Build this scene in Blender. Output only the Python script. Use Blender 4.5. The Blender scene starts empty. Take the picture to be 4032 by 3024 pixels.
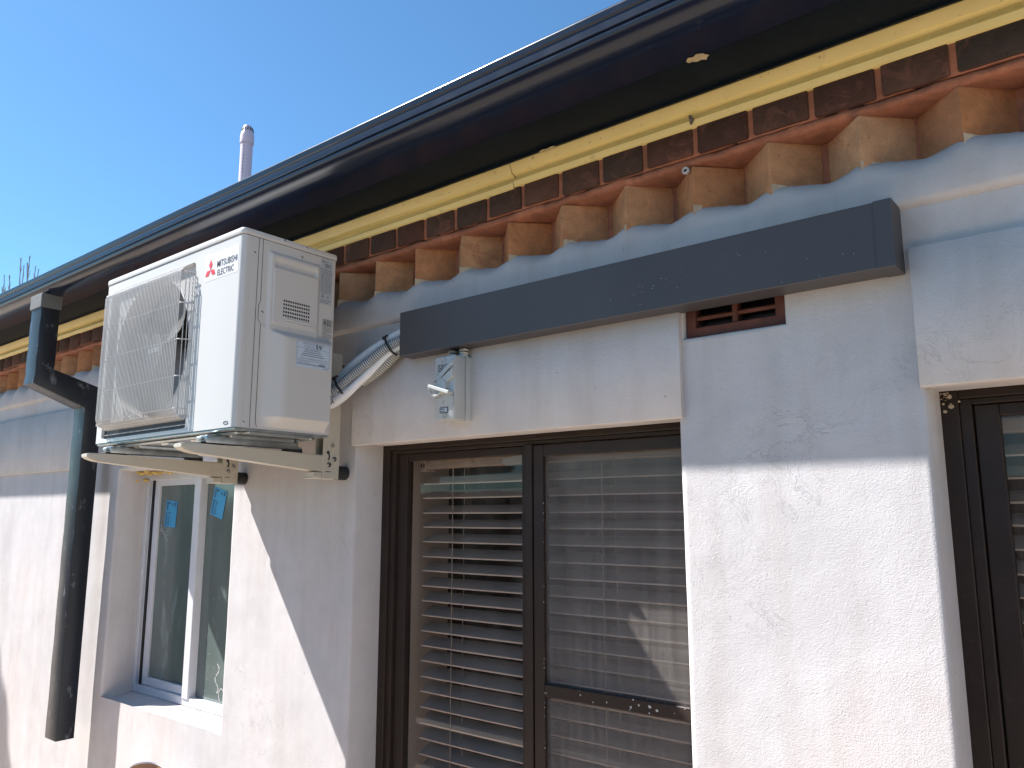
import bpy, bmesh, math, random
from mathutils import Vector, Matrix, noise
random.seed(7)
S = bpy.context.scene
PI = math.pi

# ------------------------------------------------------------------ camera
cd = bpy.data.cameras.new("camera"); cam = bpy.data.objects.new("camera", cd)
S.collection.objects.link(cam); S.camera = cam
cd.sensor_width = 36.0; cd.lens = 3105.0 / 4032.0 * 36.0
cd.clip_start = 0.02; cd.clip_end = 2000
yaw, pit, rol = math.radians(39.1), math.radians(9.45), math.radians(-0.06)
fw = Vector((-math.sin(yaw) * math.cos(pit), math.cos(yaw) * math.cos(pit), math.sin(pit)))
r0 = Vector((math.cos(yaw), math.sin(yaw), 0)); u0 = r0.cross(fw)
rt = r0 * math.cos(rol) + u0 * math.sin(rol); up = u0 * math.cos(rol) - r0 * math.sin(rol)
M = Matrix((rt, up, -fw)).transposed().to_4x4(); M.translation = Vector((0, -1.55, 1.75))
cam.matrix_world = M

# ------------------------------------------------------------------ sky, sun, exposure
SUN = Vector((-2.0, -1.0, 2.53)).normalized()
elev = math.asin(SUN.z); azim = math.atan2(SUN.x, SUN.y)
w = bpy.data.worlds.new("World"); S.world = w; w.use_nodes = True
wn = w.node_tree.nodes; sk = wn.new('ShaderNodeTexSky'); sk.sky_type = 'NISHITA'
sk.sun_disc = False; sk.sun_elevation = elev; sk.sun_rotation = azim % (2 * PI)
sk.air_density = 1.0; sk.dust_density = 0.3; sk.ozone_density = 2.4
tint = wn.new('ShaderNodeMix'); tint.data_type = 'RGBA'; tint.blend_type = 'MULTIPLY'; tint.inputs[0].default_value = 1.0
tint.inputs[7].default_value = (.57, .865, 1.0, 1)          # white balance of the photo's sky
w.node_tree.links.new(sk.outputs[0], tint.inputs[6]); w.node_tree.links.new(tint.outputs[2], wn['Background'].inputs[0])
wn['Background'].inputs[1].default_value = 0.074
sl = bpy.data.lights.new("sun", 'SUN'); sl.energy = 5.0; sl.angle = math.radians(0.53); sl.color = (1.0, 0.975, 0.945)
so = bpy.data.objects.new("sun", sl); S.collection.objects.link(so)
so.rotation_euler = SUN.to_track_quat('Z', 'Y').to_euler()
so.location = (-6, -5, 9)
S.view_settings.view_transform = 'Standard'; S.view_settings.look = 'None'
S.view_settings.exposure = 1.40; S.view_settings.gamma = 1.0
S.cycles.max_bounces = 10; S.cycles.transparent_max_bounces = 24

# ------------------------------------------------------------------ materials
def newmat(name):
    m = bpy.data.materials.new(name); m.use_nodes = True
    nt = m.node_tree; return m, nt, nt.nodes, nt.links, nt.nodes['Principled BSDF']
def ramp(n, stops):
    r = n.new('ShaderNodeValToRGB'); e = r.color_ramp.elements
    while len(e) < len(stops): e.new(0.5)
    for i, (p, c) in enumerate(stops): e[i].position = p; e[i].color = (*c, 1)
    return r
def nz(n, l, scale, detail=3, rough=.55, dist=0, stretch=None):
    g = n.new('ShaderNodeNewGeometry'); t = n.new('ShaderNodeTexNoise')
    t.inputs['Scale'].default_value = scale; t.inputs['Detail'].default_value = detail
    t.inputs['Roughness'].default_value = rough; t.inputs['Distortion'].default_value = dist
    if stretch:
        mp = n.new('ShaderNodeMapping'); mp.inputs['Scale'].default_value = stretch
        l.new(g.outputs['Position'], mp.inputs[0]); l.new(mp.outputs[0], t.inputs['Vector'])
    else: l.new(g.outputs['Position'], t.inputs['Vector'])
    return t
def mix(n, l, a, b, f, mode='MIX'):
    m = n.new('ShaderNodeMix'); m.data_type = 'RGBA'; m.blend_type = mode
    for s, v in ((m.inputs[6], a), (m.inputs[7], b), (m.inputs[0], f)):
        if hasattr(v, 'is_output') or hasattr(v, 'links'): l.new(v, s)
        elif isinstance(v, (tuple, list)): s.default_value = (*v[:3], 1)
        else: s.default_value = v
    return m.outputs[2]
def mth(n, l, op, a, b=0.5):
    m = n.new('ShaderNodeMath'); m.operation = op
    for s, v in ((m.inputs[0], a), (m.inputs[1], b)):
        if hasattr(v, 'links'): l.new(v, s)
        else: s.default_value = v
    return m.outputs[0]
def simple(name, col, rough=.5, metal=0, spec=.5, var=.08, vs=6, bump=0, bs=300, bd=.001, col2=None, cov=(.5, .7), cs=20, stretch=None, rvar=0):
    m, nt, n, l, p = newmat(name)
    t = nz(n, l, vs, 4, .6, 0, stretch)
    lo = tuple(c * (1 - var) for c in col); hi = tuple(min(1, c * (1 + var)) for c in col)
    r = ramp(n, [(.3, lo), (.7, hi)]); l.new(t.outputs[0], r.inputs[0]); c = r.outputs[0]
    if col2:
        t2 = nz(n, l, cs, 5, .65, .3, stretch); r2 = ramp(n, [(cov[0], (0, 0, 0)), (cov[1], (1, 1, 1))])
        l.new(t2.outputs[0], r2.inputs[0]); c = mix(n, l, c, col2, r2.outputs[0])
    l.new(c, p.inputs['Base Color'])
    p.inputs['Roughness'].default_value = rough; p.inputs['Metallic'].default_value = metal
    p.inputs['Specular IOR Level'].default_value = spec
    if rvar:
        t3 = nz(n, l, vs * 3, 4); l.new(mth(n, l, 'ADD', mth(n, l, 'MULTIPLY', t3.outputs[0], rvar), rough - rvar / 2), p.inputs['Roughness'])
    if bump:
        tb = nz(n, l, bs, 4, .6, 0, stretch); b = n.new('ShaderNodeBump'); b.inputs['Strength'].default_value = bump
        b.inputs['Distance'].default_value = bd; l.new(tb.outputs[0], b.inputs['Height']); l.new(b.outputs[0], p.inputs['Normal'])
    return m
def stucco(name, base, k=1.0):
    m, nt, n, l, p = newmat(name)
    g = n.new('ShaderNodeNewGeometry'); sx = n.new('ShaderNodeSeparateXYZ'); l.new(g.outputs['Position'], sx.inputs[0])
    big = nz(n, l, 1.7, 5, .6, .4); mid = nz(n, l, 9, 5, .65, .6); drip = nz(n, l, 6, 4, .6, 0, (2.2, 2.2, .25))
    r1 = ramp(n, [(.30, tuple(c * .90 for c in base)), (.5, base), (.75, (base[0] * 1.05, base[1] * 1.00, base[2] * .98))])
    l.new(big.outputs[0], r1.inputs[0])
    r2 = ramp(n, [(.35, (.86, .85, .85)), (.62, (1, 1, 1))]); l.new(mid.outputs[0], r2.inputs[0])
    r3 = ramp(n, [(.30, (.84, .81, .78)), (.55, (1, 1, 1))]); l.new(drip.outputs[0], r3.inputs[0])
    c = mix(n, l, r1.outputs[0], r2.outputs[0], .45, 'MULTIPLY'); c = mix(n, l, c, r3.outputs[0], .55, 'MULTIPLY')
    # hairline marks and tiny pits
    pit_ = nz(n, l, 60, 2, .5); rp = ramp(n, [(.235, (.45, .42, .4)), (.27, (1, 1, 1))]); l.new(pit_.outputs[0], rp.inputs[0])
    c = mix(n, l, c, rp.outputs[0], .5, 'MULTIPLY')
    l.new(c, p.inputs['Base Color']); p.inputs['Roughness'].default_value = .9; p.inputs['Specular IOR Level'].default_value = .15
    # coarse trowelled grain on the right-hand piers, smoother hand render to the left
    mr = n.new('ShaderNodeMapRange'); l.new(sx.outputs[0], mr.inputs[0])
    mr.inputs[1].default_value = -2.0; mr.inputs[2].default_value = -1.5; mr.inputs[3].default_value = .35; mr.inputs[4].default_value = 1.0
    grain = nz(n, l, 190, 3, .55, 1.2); fine = nz(n, l, 520, 2, .5); trow = nz(n, l, 22, 5, .62, .8, (1, 1, .7))
    wave = nz(n, l, 5, 3, .5, .3)
    h = mth(n, l, 'MULTIPLY', grain.outputs[0], .0008 * k); h = mth(n, l, 'ADD', h, mth(n, l, 'MULTIPLY', fine.outputs[0], .0005 * k))
    h = mth(n, l, 'MULTIPLY', h, mr.outputs[0])
    h = mth(n, l, 'ADD', h, mth(n, l, 'MULTIPLY', trow.outputs[0], .0007)); h = mth(n, l, 'ADD', h, mth(n, l, 'MULTIPLY', wave.outputs[0], .003))
    # ridges of dragged plaster
    mk = nz(n, l, 2.3, 3); msk = ramp(n, [(.52, (0, 0, 0)), (.62, (1, 1, 1))]); l.new(mk.outputs[0], msk.inputs[0])
    rg = nz(n, l, 7, 6, .7, 1.5); rr = ramp(n, [(.495, (0, 0, 0)), (.505, (1, 1, 1)), (.515, (0, 0, 0))]); l.new(rg.outputs[0], rr.inputs[0])
    h = mth(n, l, 'ADD', h, mth(n, l, 'MULTIPLY', mth(n, l, 'MULTIPLY', rr.outputs[0], msk.outputs[0]), .0005))
    b = n.new('ShaderNodeBump'); b.inputs['Strength'].default_value = 1; b.inputs['Distance'].default_value = 1
    l.new(h, b.inputs['Height']); l.new(b.outputs[0], p.inputs['Normal'])
    return m
def brick(name, stops, mort, bs=260, bumpd=.0012, speck=None):
    m, nt, n, l, p = newmat(name)
    g = n.new('ShaderNodeNewGeometry'); r = ramp(n, stops); l.new(g.outputs['Random Per Island'], r.inputs[0])
    t = nz(n, l, 26, 5, .65, .5); rt_ = ramp(n, [(.3, (.72, .70, .68)), (.7, (1.12, 1.08, 1.05))]); l.new(t.outputs[0], rt_.inputs[0])
    c = mix(n, l, r.outputs[0], rt_.outputs[0], .9, 'MULTIPLY')
    sm = nz(n, l, 15, 5, .7, 1.0); rs = ramp(n, [(.56, (0, 0, 0)), (.66, (1, 1, 1))]); l.new(sm.outputs[0], rs.inputs[0])
    c = mix(n, l, c, mort, mth(n, l, 'MULTIPLY', rs.outputs[0], .6))
    sp = nz(n, l, 170, 2, .5); rp = ramp(n, [(.27, (.35, .3, .28)), (.33, (1, 1, 1))]); l.new(sp.outputs[0], rp.inputs[0])
    c = mix(n, l, c, rp.outputs[0], .7, 'MULTIPLY')
    l.new(c, p.inputs['Base Color']); p.inputs['Roughness'].default_value = .88; p.inputs['Specular IOR Level'].default_value = .2
    tb = nz(n, l, bs, 4, .65); tb2 = nz(n, l, 30, 4, .6)
    h = mth(n, l, 'ADD', mth(n, l, 'MULTIPLY', tb.outputs[0], bumpd), mth(n, l, 'MULTIPLY', tb2.outputs[0], bumpd * 3))
    b = n.new('ShaderNodeBump'); b.inputs['Distance'].default_value = 1; l.new(h, b.inputs['Height']); l.new(b.outputs[0], p.inputs['Normal'])
    return m
def glass(name, tint, refl=1.0, rough=0.0):
    m, nt, n, l, p = newmat(name); n.remove(p); out = n['Material Output']
    tr = n.new('ShaderNodeBsdfTransparent'); tr.inputs[0].default_value = (*tint, 1)
    gl = n.new('ShaderNodeBsdfGlossy'); gl.inputs['Roughness'].default_value = rough
    fr0 = n.new('ShaderNodeFresnel'); fr0.inputs[0].default_value = 1.5; gb = n.new('ShaderNodeNewGeometry'); frv = mth(n, l, 'MULTIPLY', fr0.outputs[0], mth(n, l, 'SUBTRACT', 1.0, gb.outputs['Backfacing']))
    du = n.new('ShaderNodeBsdfDiffuse'); du.inputs[0].default_value = (.5, .48, .45, 1)
    t = nz(n, l, 4, 5, .65, .3, (3, 3, .6)); rd = ramp(n, [(.4, (.005, .005, .005)), (.8, (.06, .06, .06))]); l.new(t.outputs[0], rd.inputs[0])
    a = n.new('ShaderNodeMixShader'); l.new(rd.outputs[0], a.inputs[0]); l.new(tr.outputs[0], a.inputs[1]); l.new(du.outputs[0], a.inputs[2])
    b = n.new('ShaderNodeMixShader'); l.new(mth(n, l, 'MULTIPLY', frv, refl), b.inputs[0]); l.new(a.outputs[0], b.inputs[1]); l.new(gl.outputs[0], b.inputs[2])
    l.new(b.outputs[0], out.inputs[0]); return m
def screen(name):
    m, nt, n, l, p = newmat(name); out = n['Material Output']
    p.inputs['Roughness'].default_value = .7
    t = nz(n, l, 3, 4, .6, 0, (1, 1, 60)); t2 = nz(n, l, 5, 3, .6, 0, (14, 14, .3))
    s = mth(n, l, 'ADD', mth(n, l, 'MULTIPLY', t.outputs[0], .5), mth(n, l, 'MULTIPLY', t2.outputs[0], .5))
    r = ramp(n, [(.35, (.15, .13, .12)), (.65, (.27, .245, .225))]); l.new(s, r.inputs[0]); l.new(r.outputs[0], p.inputs['Base Color'])
    tr = n.new('ShaderNodeBsdfTransparent'); a = n.new('ShaderNodeMixShader')
    f = mth(n, l, 'ADD', mth(n, l, 'MULTIPLY', s, .24), .24); l.new(f, a.inputs[0])
    l.new(tr.outputs[0], a.inputs[1]); l.new(p.outputs[0], a.inputs[2]); l.new(a.outputs[0], out.inputs[0]); return m

MT = {}
MT['stucco'] = stucco('render_plaster', (.535, .51, .505))
MT['band'] = stucco('smooth_render', (.49, .475, .48), .7)
MT['header'] = brick('dark_brick', [(0, (.060, .030, .024)), (.35, (.085, .040, .030)), (.7, (.050, .036, .030)), (1, (.10, .050, .036))], (.16, .07, .05))
MT['tooth'] = brick('tan_brick', [(0, (.55, .27, .135)), (.3, (.45, .20, .09)), (.6, (.53, .31, .175)), (.8, (.40, .19, .10)), (1, (.57, .32, .165))], (.36, .13, .065))
MT['mortar'] = simple('red_mortar', (.30, .115, .065), .95, var=.3, vs=18, bump=1, bs=120, bd=.003, col2=(.17, .07, .045), cov=(.5, .7), cs=9)
MT['smear'] = simple('plaster_smear', (.50, .40, .29), .9, var=.15, vs=30, bump=1, bs=90, bd=.002)
MT['yellow'] = simple('yellow_trim_paint', (.66, .52, .205), .45, var=.06, vs=5, col2=(.44, .33, .13), cov=(.62, .78), cs=26, bump=.5, bs=30, bd=.0012)
MT['soffit'] = simple('dark_soffit_paint', (.004, .008, .013), .5, spec=.12, var=.2, vs=8, col2=(.014, .02, .022), cov=(.6, .75), cs=30, bump=.3, bs=25, bd=.001)
MT['gutter'] = simple('dark_gutter_paint', (.004, .008, .021), .24, spec=.34, var=.15, vs=5, col2=(.07, .07, .075), cov=(.66, .84), cs=42, stretch=(.5, 1, 1), bump=.25, bs=14, bd=.0012, rvar=.12)
MT['roof'] = simple('roof_tile', (.09, .07, .065), .7, var=.3, vs=5, bump=.6, bs=60, bd=.003)
MT['pipe'] = simple('dark_downpipe_paint', (.014, .017, .023), .36, spec=.32, var=.15, vs=8, col2=(.16, .17, .185), cov=(.60, .72), cs=24, stretch=(1, 1, .5), bump=.5, bs=16, bd=.002, rvar=.15)
MT['pipeend'] = simple('grey_outlet_paint', (.12, .12, .115), .6)
MT['slate'] = simple('slate_duct_paint', (.056, .053, .057), .45, spec=.35, var=.08, vs=4, col2=(.075, .08, .088), cov=(.68, .80), cs=60, bump=.1, bs=500, bd=.0004)
MT['brown'] = simple('brown_anodised', (.032, .022, .018), .42, var=.15, vs=9, col2=(.06, .045, .037), cov=(.62, .8), cs=40, spec=.22)
MT['black'] = simple('black_gap', (.006, .006, .007), .6)
MT['rubber'] = simple('black_rubber', (.012, .012, .013), .6)
MT['alu'] = simple('white_aluminium', (.60, .60, .62), .35, var=.05, vs=9, col2=(.4, .4, .4), cov=(.66, .78), cs=40)
MT['frost'] = simple('obscure_glass', (.105, .135, .125), .12, var=.25, vs=4, spec=.9, col2=(.26, .33, .31), cov=(.60, .85), cs=10, stretch=(1, 1, .35), bump=.06, bs=18, bd=.002, rvar=.1)
MT['blue'] = simple('blue_sticker', (.055, .30, .52), .5, var=.05)
MT['bluetxt'] = simple('sticker_print', (.03, .09, .16), .6)
MT['foam'] = simple('yellow_foam', (.55, .38, .12), .9, var=.3, vs=40, bump=1, bs=90, bd=.004)
MT['white'] = simple('white_smear', (.40, .40, .38), .8, var=.1)
MT['ac'] = simple('cream_white_casing', (.55, .53, .505), .36, var=.015, vs=3, bump=.05, bs=400, bd=.0003)
MT['acin'] = simple('grey_fan_plastic', (.17, .16, .155), .45, var=.06)
MT['wire'] = simple('white_wire', (.50, .485, .47), .35, var=.02)
MT['acdark'] = simple('dark_inside', (.012, .014, .02), .6)
MT['seam'] = simple('seam_shadow_gap', (.05, .05, .055), .6)
MT['galv'] = simple('galvanised_steel', (.34, .37, .38), .32, metal=.75, var=.25, vs=25, bump=.3, bs=20, bd=.002)
MT['screw'] = simple('screw_steel', (.45, .45, .47), .22, metal=.95)
MT['logow'] = simple('white_label', (.62, .62, .63), .4, var=.01)
MT['red'] = simple('red_print', (.62, .035, .04), .4, var=.02)
MT['ink'] = simple('dark_print', (.045, .045, .05), .5)
MT['greylbl'] = simple('grey_label', (.42, .44, .47), .45, var=.04)
MT['bluelbl'] = simple('pale_blue_label', (.50, .57, .66), .45, var=.02)
MT['inkblue'] = simple('blue_grey_print', (.10, .12, .20), .5)
MT['bracket'] = simple('cream_bracket_paint', (.50, .46, .385), .42, var=.03, vs=8, bump=.1, bs=300, bd=.0004)
MT['conduit'] = simple('grey_conduit', (.40, .42, .44), .45, var=.04)
MT['conduit2'] = simple('cream_conduit', (.50, .47, .40), .5, var=.04)
MT['groove'] = simple('conduit_groove', (.09, .10, .12), .6)
MT['insul'] = simple('white_insulation', (.66, .67, .70), .35, var=.05, vs=25, bump=.4, bs=50, bd=.001)
MT['tie'] = simple('black_nylon', (.01, .01, .012), .35)
MT['switch'] = simple('grey_switch_plastic', (.42, .43, .42), .38, var=.03, vs=20)
MT['terra'] = simple('terracotta_vent', (.13, .042, .028), .8, var=.25, vs=25, bump=.6, bs=120, bd=.0015, col2=(.10, .035, .025), cs=30)
MT['blind'] = simple('white_blind', (.44, .41, .385), .45, var=.06, vs=5, col2=(.45, .42, .38), cov=(.55, .75), cs=8)
MT['slatglint'] = simple('slat_edge_highlight', (.85, .82, .78), .35, var=.05, vs=5)  # brighter than the slats: sky highlight on their front edges, put into the colour
MT['cord'] = simple('blind_cord', (.45, .43, .40), .8)
MT['jamb'] = simple('painted_inner_jamb', (.62, .60, .57), .6, var=.03)
MT['room'] = simple('brown_room', (.07, .045, .035), .8, var=.15, vs=2)
MT['pane'] = glass('window_glass', (.86, .81, .77), .75)
MT['screen'] = screen('fly_screen_mesh')
MT['pvc'] = simple('pale_pvc', (.56, .49, .56), .35, var=.03)
MT['ground'] = simple('concrete_ground', (.50, .405, .315), .9, var=.15, vs=2, bump=.5, bs=60, bd=.003)
MT['bark'] = simple('bark', (.10, .08, .07), .9, var=.3, vs=20)
MT['twig'] = simple('grey_twig', (.16, .17, .19), .9)
MT['paling'] = simple('weathered_paling', (.20, .14, .10), .85, var=.3, vs=8, stretch=(10, 1, 1))
MT['leaf'] = simple('leaf', (.06, .10, .04), .6, var=.4, vs=6)
MT['pot'] = simple('white_glaze', (.75, .75, .76), .3, var=.04)
MT['clay'] = simple('clay_inside', (.40, .24, .14), .85, var=.15, vs=30)
MT['chip'] = simple('bare_patch', (.38, .30, .17), .9, var=.2, vs=60)
MT['web'] = simple('cobweb', (.13, .13, .13), .9)

# ------------------------------------------------------------------ mesh helpers
ORG = {}
class MB:
    def __init__(s): s.bm = bmesh.new(); s.m = 0
    def add(s, vs, fs, m=None):
        V = [s.bm.verts.new(v) for v in vs]; out = []
        for f in fs:
            try: F = s.bm.faces.new([V[i] for i in f]); F.material_index = s.m if m is None else m; out.append(F)
            except ValueError: pass
        return V, out
    def box(s, x0, x1, y0, y1, z0, z1, b=0, seg=1, m=None, rot=None, c=None):
        vs = [Vector((x, y, z)) for x in (x0, x1) for y in (y0, y1) for z in (z0, z1)]
        V, F = s.add(vs, [(0, 1, 3, 2), (4, 6, 7, 5), (0, 4, 5, 1), (2, 3, 7, 6), (0, 2, 6, 4), (1, 5, 7, 3)], m)
        if b:
            E = list({e for f in F for e in f.edges})
            r = bmesh.ops.bevel(s.bm, geom=E + V, offset=b, segments=seg, affect='EDGES', profile=.5)
            V = list({v for f in r['faces'] for v in f.verts})
            if m is not None:
                for f in r['faces']: f.material_index = m
        if rot is not None:
            c = Vector(c) if c else Vector(((x0 + x1) / 2, (y0 + y1) / 2, (z0 + z1) / 2))
            for v in V: v.co = c + rot @ (v.co - c)
        return V
    def prism(s, poly, f, a, b, m=None, cap=True):   # poly 2-D ccw; f(u,v,t)->xyz
        n = len(poly); vs = [f(*p, a) for p in poly] + [f(*p, b) for p in poly]
        fs = [(i, (i + 1) % n, n + (i + 1) % n, n + i) for i in range(n)]
        if cap: fs += [tuple(range(n))[::-1], tuple(range(n, 2 * n))]
        return s.add(vs, fs, m)
    def sheet(s, prof, x0, x1, n=1, j=None, m=None):  # open profile (y,z) swept along x
        vs = []; k = len(prof)
        for i in range(n + 1):
            x = x0 + (x1 - x0) * i / n
            for (y, z) in prof:
                d = j(x, y, z) if j else (0, 0); vs.append((x, y + d[0], z + d[1]))
        fs = [(i * k + q, i * k + q + 1, (i + 1) * k + q + 1, (i + 1) * k + q) for i in range(n) for q in range(k - 1)]
        return s.add(vs, fs, m)
    def tube(s, pts, r, seg=10, cap=True, m=None):
        pts = [Vector(p) for p in pts]; n = len(pts); vs = []; fs = []
        rf = r if callable(r) else (lambda t: r)
        T = (pts[1] - pts[0]).normalized(); a = Vector((0, 0, 1)) if abs(T.z) < .9 else Vector((1, 0, 0))
        N = T.cross(a).normalized()
        for i, p in enumerate(pts):
            if 0 < i < n - 1: T = ((pts[i + 1] - p).normalized() + (p - pts[i - 1]).normalized()).normalized()
            elif i: T = (p - pts[i - 1]).normalized()
            N = (N - T * N.dot(T)).normalized(); B = T.cross(N); rr = rf(i / (n - 1))
            for k in range(seg):
                an = 2 * PI * k / seg; vs.append(p + (N * math.cos(an) + B * math.sin(an)) * rr)
        for i in range(n - 1):
            for k in range(seg):
                k2 = (k + 1) % seg; fs.append((i * seg + k, i * seg + k2, (i + 1) * seg + k2, (i + 1) * seg + k))
        if cap: fs += [tuple(range(seg))[::-1], tuple(range((n - 1) * seg, n * seg))]
        return s.add(vs, fs, m)
    def cyl(s, c, d, r, h, seg=20, r2=None, m=None):
        c = Vector(c); d = Vector(d).normalized(); r2 = r if r2 is None else r2
        return s.tube([c, c + d * h], (lambda t: r + (r2 - r) * t), seg, True, m)
    def lathe(s, c, prof, seg=24, axis='Z', m=None):
        vs = []; k = len(prof)
        for i in range(seg):
            a = 2 * PI * i / seg
            for (r, h) in prof:
                q = (r * math.cos(a), r * math.sin(a), h) if axis == 'Z' else (r * math.cos(a), h, r * math.sin(a))
                vs.append((c[0] + q[0], c[1] + q[1], c[2] + q[2]))
        fs = [(i * k + q, i * k + q + 1, ((i + 1) % seg) * k + q + 1, ((i + 1) % seg) * k + q) for i in range(seg) for q in range(k - 1)]
        return s.add(vs, fs, m)
    def each(s, name, mats, parent, ang=35):      # every separate piece becomes a part of its own
        s.bm.verts.ensure_lookup_table(); bmesh.ops.remove_doubles(s.bm, verts=s.bm.verts, dist=1e-5); seen = set(); out = []
        for v0 in s.bm.verts:
            if v0 in seen: continue
            st = [v0]; seen.add(v0); grp = []
            while st:
                v = st.pop(); grp.append(v)
                for e in v.link_edges:
                    o = e.other_vert(v)
                    if o not in seen: seen.add(o); st.append(o)
            m2 = MB(); ix = {v: i for i, v in enumerate(grp)}; V = [m2.bm.verts.new(v.co) for v in grp]
            for f in {f for v in grp for f in v.link_faces}:
                F = m2.bm.faces.new([V[ix[v]] for v in f.verts]); F.material_index = f.material_index
            out.append(m2.build(name, mats, parent, ang=ang))
        s.bm.free(); return out
    def build(s, name, mats, parent=None, loc=None, ang=35):
        bmesh.ops.remove_doubles(s.bm, verts=s.bm.verts, dist=1e-5)
        bmesh.ops.recalc_face_normals(s.bm, faces=s.bm.faces)
        o_ = Vector(ORG[parent.name]) if parent else Vector(loc or (0, 0, 0))
        for v in s.bm.verts: v.co -= o_
        me = bpy.data.meshes.new(name); s.bm.to_mesh(me); s.bm.free()
        for mm in (mats if isinstance(mats, (list, tuple)) else [mats]): me.materials.append(MT[mm])
        flat = any(k in name for k in ('label', 'plate', 'text', 'mark', 'sticker'))
        me.polygons.foreach_set('use_smooth', [not flat] * len(me.polygons))
        if not flat: me.set_sharp_from_angle(angle=math.radians(ang))
        ob = bpy.data.objects.new(name, me); S.collection.objects.link(ob)
        if parent: ob.parent = parent
        else: ob.location = o_
        ORG[ob.name] = tuple(o_); return ob
def thing(name, label, cat, loc, group=None):
    o = bpy.data.objects.new(name, None); S.collection.objects.link(o); o.location = loc; o.empty_display_size = .1
    ORG[o.name] = tuple(loc); return tag(o, label, cat, group)
def tag(o, label, cat, group=None):
    o['label'] = label; o['category'] = cat
    if group: o['group'] = group
    return o
def text(mb, s, f, w, h, thick=.0003, m=None, bold=0):
    """letters fitted into a w x h box; f(u,v,t)->xyz"""
    c = bpy.data.curves.new('t', 'FONT'); c.body = s; c.resolution_u = 3; c.offset = bold
    o = bpy.data.objects.new('t', c); S.collection.objects.link(o); bpy.context.view_layer.update()
    me = bpy.data.meshes.new_from_object(o.evaluated_get(bpy.context.evaluated_depsgraph_get()))
    vs = [v.co.copy() for v in me.vertices]; x0 = min(v.x for v in vs); x1 = max(v.x for v in vs); y0 = min(v.y for v in vs); y1 = max(v.y for v in vs)
    mb.add([f((v.x - x0) / (x1 - x0) * w, (v.y - y0) / (y1 - y0) * h, thick) for v in vs], [tuple(p.vertices) for p in me.polygons], m)
    bpy.data.objects.remove(o); bpy.data.meshes.remove(me); bpy.data.curves.remove(c)
def flake(mb, x, y, z, r, th=.0008, n=7):
    a0 = random.random() * 6; P_ = [(x + r * random.uniform(.45, 1.25) * math.cos(a0 + i * 2 * PI / n), z + r * random.uniform(.45, 1.25) * math.sin(a0 + i * 2 * PI / n)) for i in range(n)]
    mb.prism(P_, lambda u, v, t: (u, y + t, v), 0, th)
def N(x, y, z, s): return noise.noise(Vector((x, y, z)) * s)
def lerp(a, b, t): return a + (b - a) * t
def catmull(P, n=6):
    P = [Vector(p) for p in P]; out = []
    for i in range(len(P) - 1):
        a = P[max(i - 1, 0)]; b = P[i]; c = P[i + 1]; d = P[min(i + 2, len(P) - 1)]
        for k in range(n):
            t = k / n; out.append(.5 * ((2 * b) + (c - a) * t + (2 * a - 5 * b + 4 * c - d) * t * t + (3 * b - a - 3 * c + d) * t ** 3))
    out.append(P[-1]); return out
def rows(vals):  # unique sorted floats
    o = []
    for v in sorted(vals):
        if not o or v - o[-1] > 1e-5: o.append(v)
    return o

# ================================================================== HOUSE
XL, XR = -9.0, 2.2
house = thing('house', 'rendered single storey house wall with brown and white windows under dark eaves', 'house', (-3.4, 0, 0))
# -- rendered wall with openings: (x0,x1,z0,z1,reveal depth,rounding)
W_MID = (-1.862, -.791, .72, 1.963); W_SM = (-3.395, -2.525, 1.040, 1.935); W_RT = (-.305, .80, .72, 1.981)
VENT = (-.7745, -.549, 2.131, 2.262)
HOLES = [(*W_MID, .16, .004), (*W_SM, .175, .010), (*W_RT, .175, .004), (*VENT, .09, .003)]
mb = MB()
xs = rows([XL + i * .06 for i in range(int((XR - XL) / .06) + 1)] + [XR] + [v for h in HOLES for v in (h[0] - h[5], h[1] + h[5], h[0] - h[5] - .007, h[1] + h[5] + .007)])
zs = rows([i * .06 for i in range(0, 40)] + [2.395] + [v for h in HOLES for v in (h[2] - h[5], h[3] + h[5], h[2] - h[5] - .007, h[3] + h[5] + .007)])
HX = [e for h in HOLES for e in (h[0] - h[5], h[1] + h[5])]; HZ = [e for h in HOLES for e in (h[2] - h[5], h[3] + h[5])]
xs = [x for x in xs if min(abs(x - e) for e in HX) < 1e-5 or min(abs(x - e) for e in HX) > .006]
zs = [z for z in zs if min(abs(z - e) for e in HZ) < 1e-5 or min(abs(z - e) for e in HZ) > .006]
def wy(x, z): return .0022 * N(x, 0, z, 1.6) + .0012 * N(x, 3, z, 7)
VV = {}
for x in xs:
    for z in zs: VV[(x, z)] = mb.bm.verts.new((x, wy(x, z), z))
inside = lambda x, z: any(h[0] - h[5] < x < h[1] + h[5] and h[2] - h[5] < z < h[3] + h[5] for h in HOLES)
for i in range(len(xs) - 1):
    for k in range(len(zs) - 1):
        if inside((xs[i] + xs[i + 1]) / 2, (zs[k] + zs[k + 1]) / 2): continue
        mb.bm.faces.new((VV[(xs[i], zs[k])], VV[(xs[i + 1], zs[k])], VV[(xs[i + 1], zs[k + 1])], VV[(xs[i], zs[k + 1])]))
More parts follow.
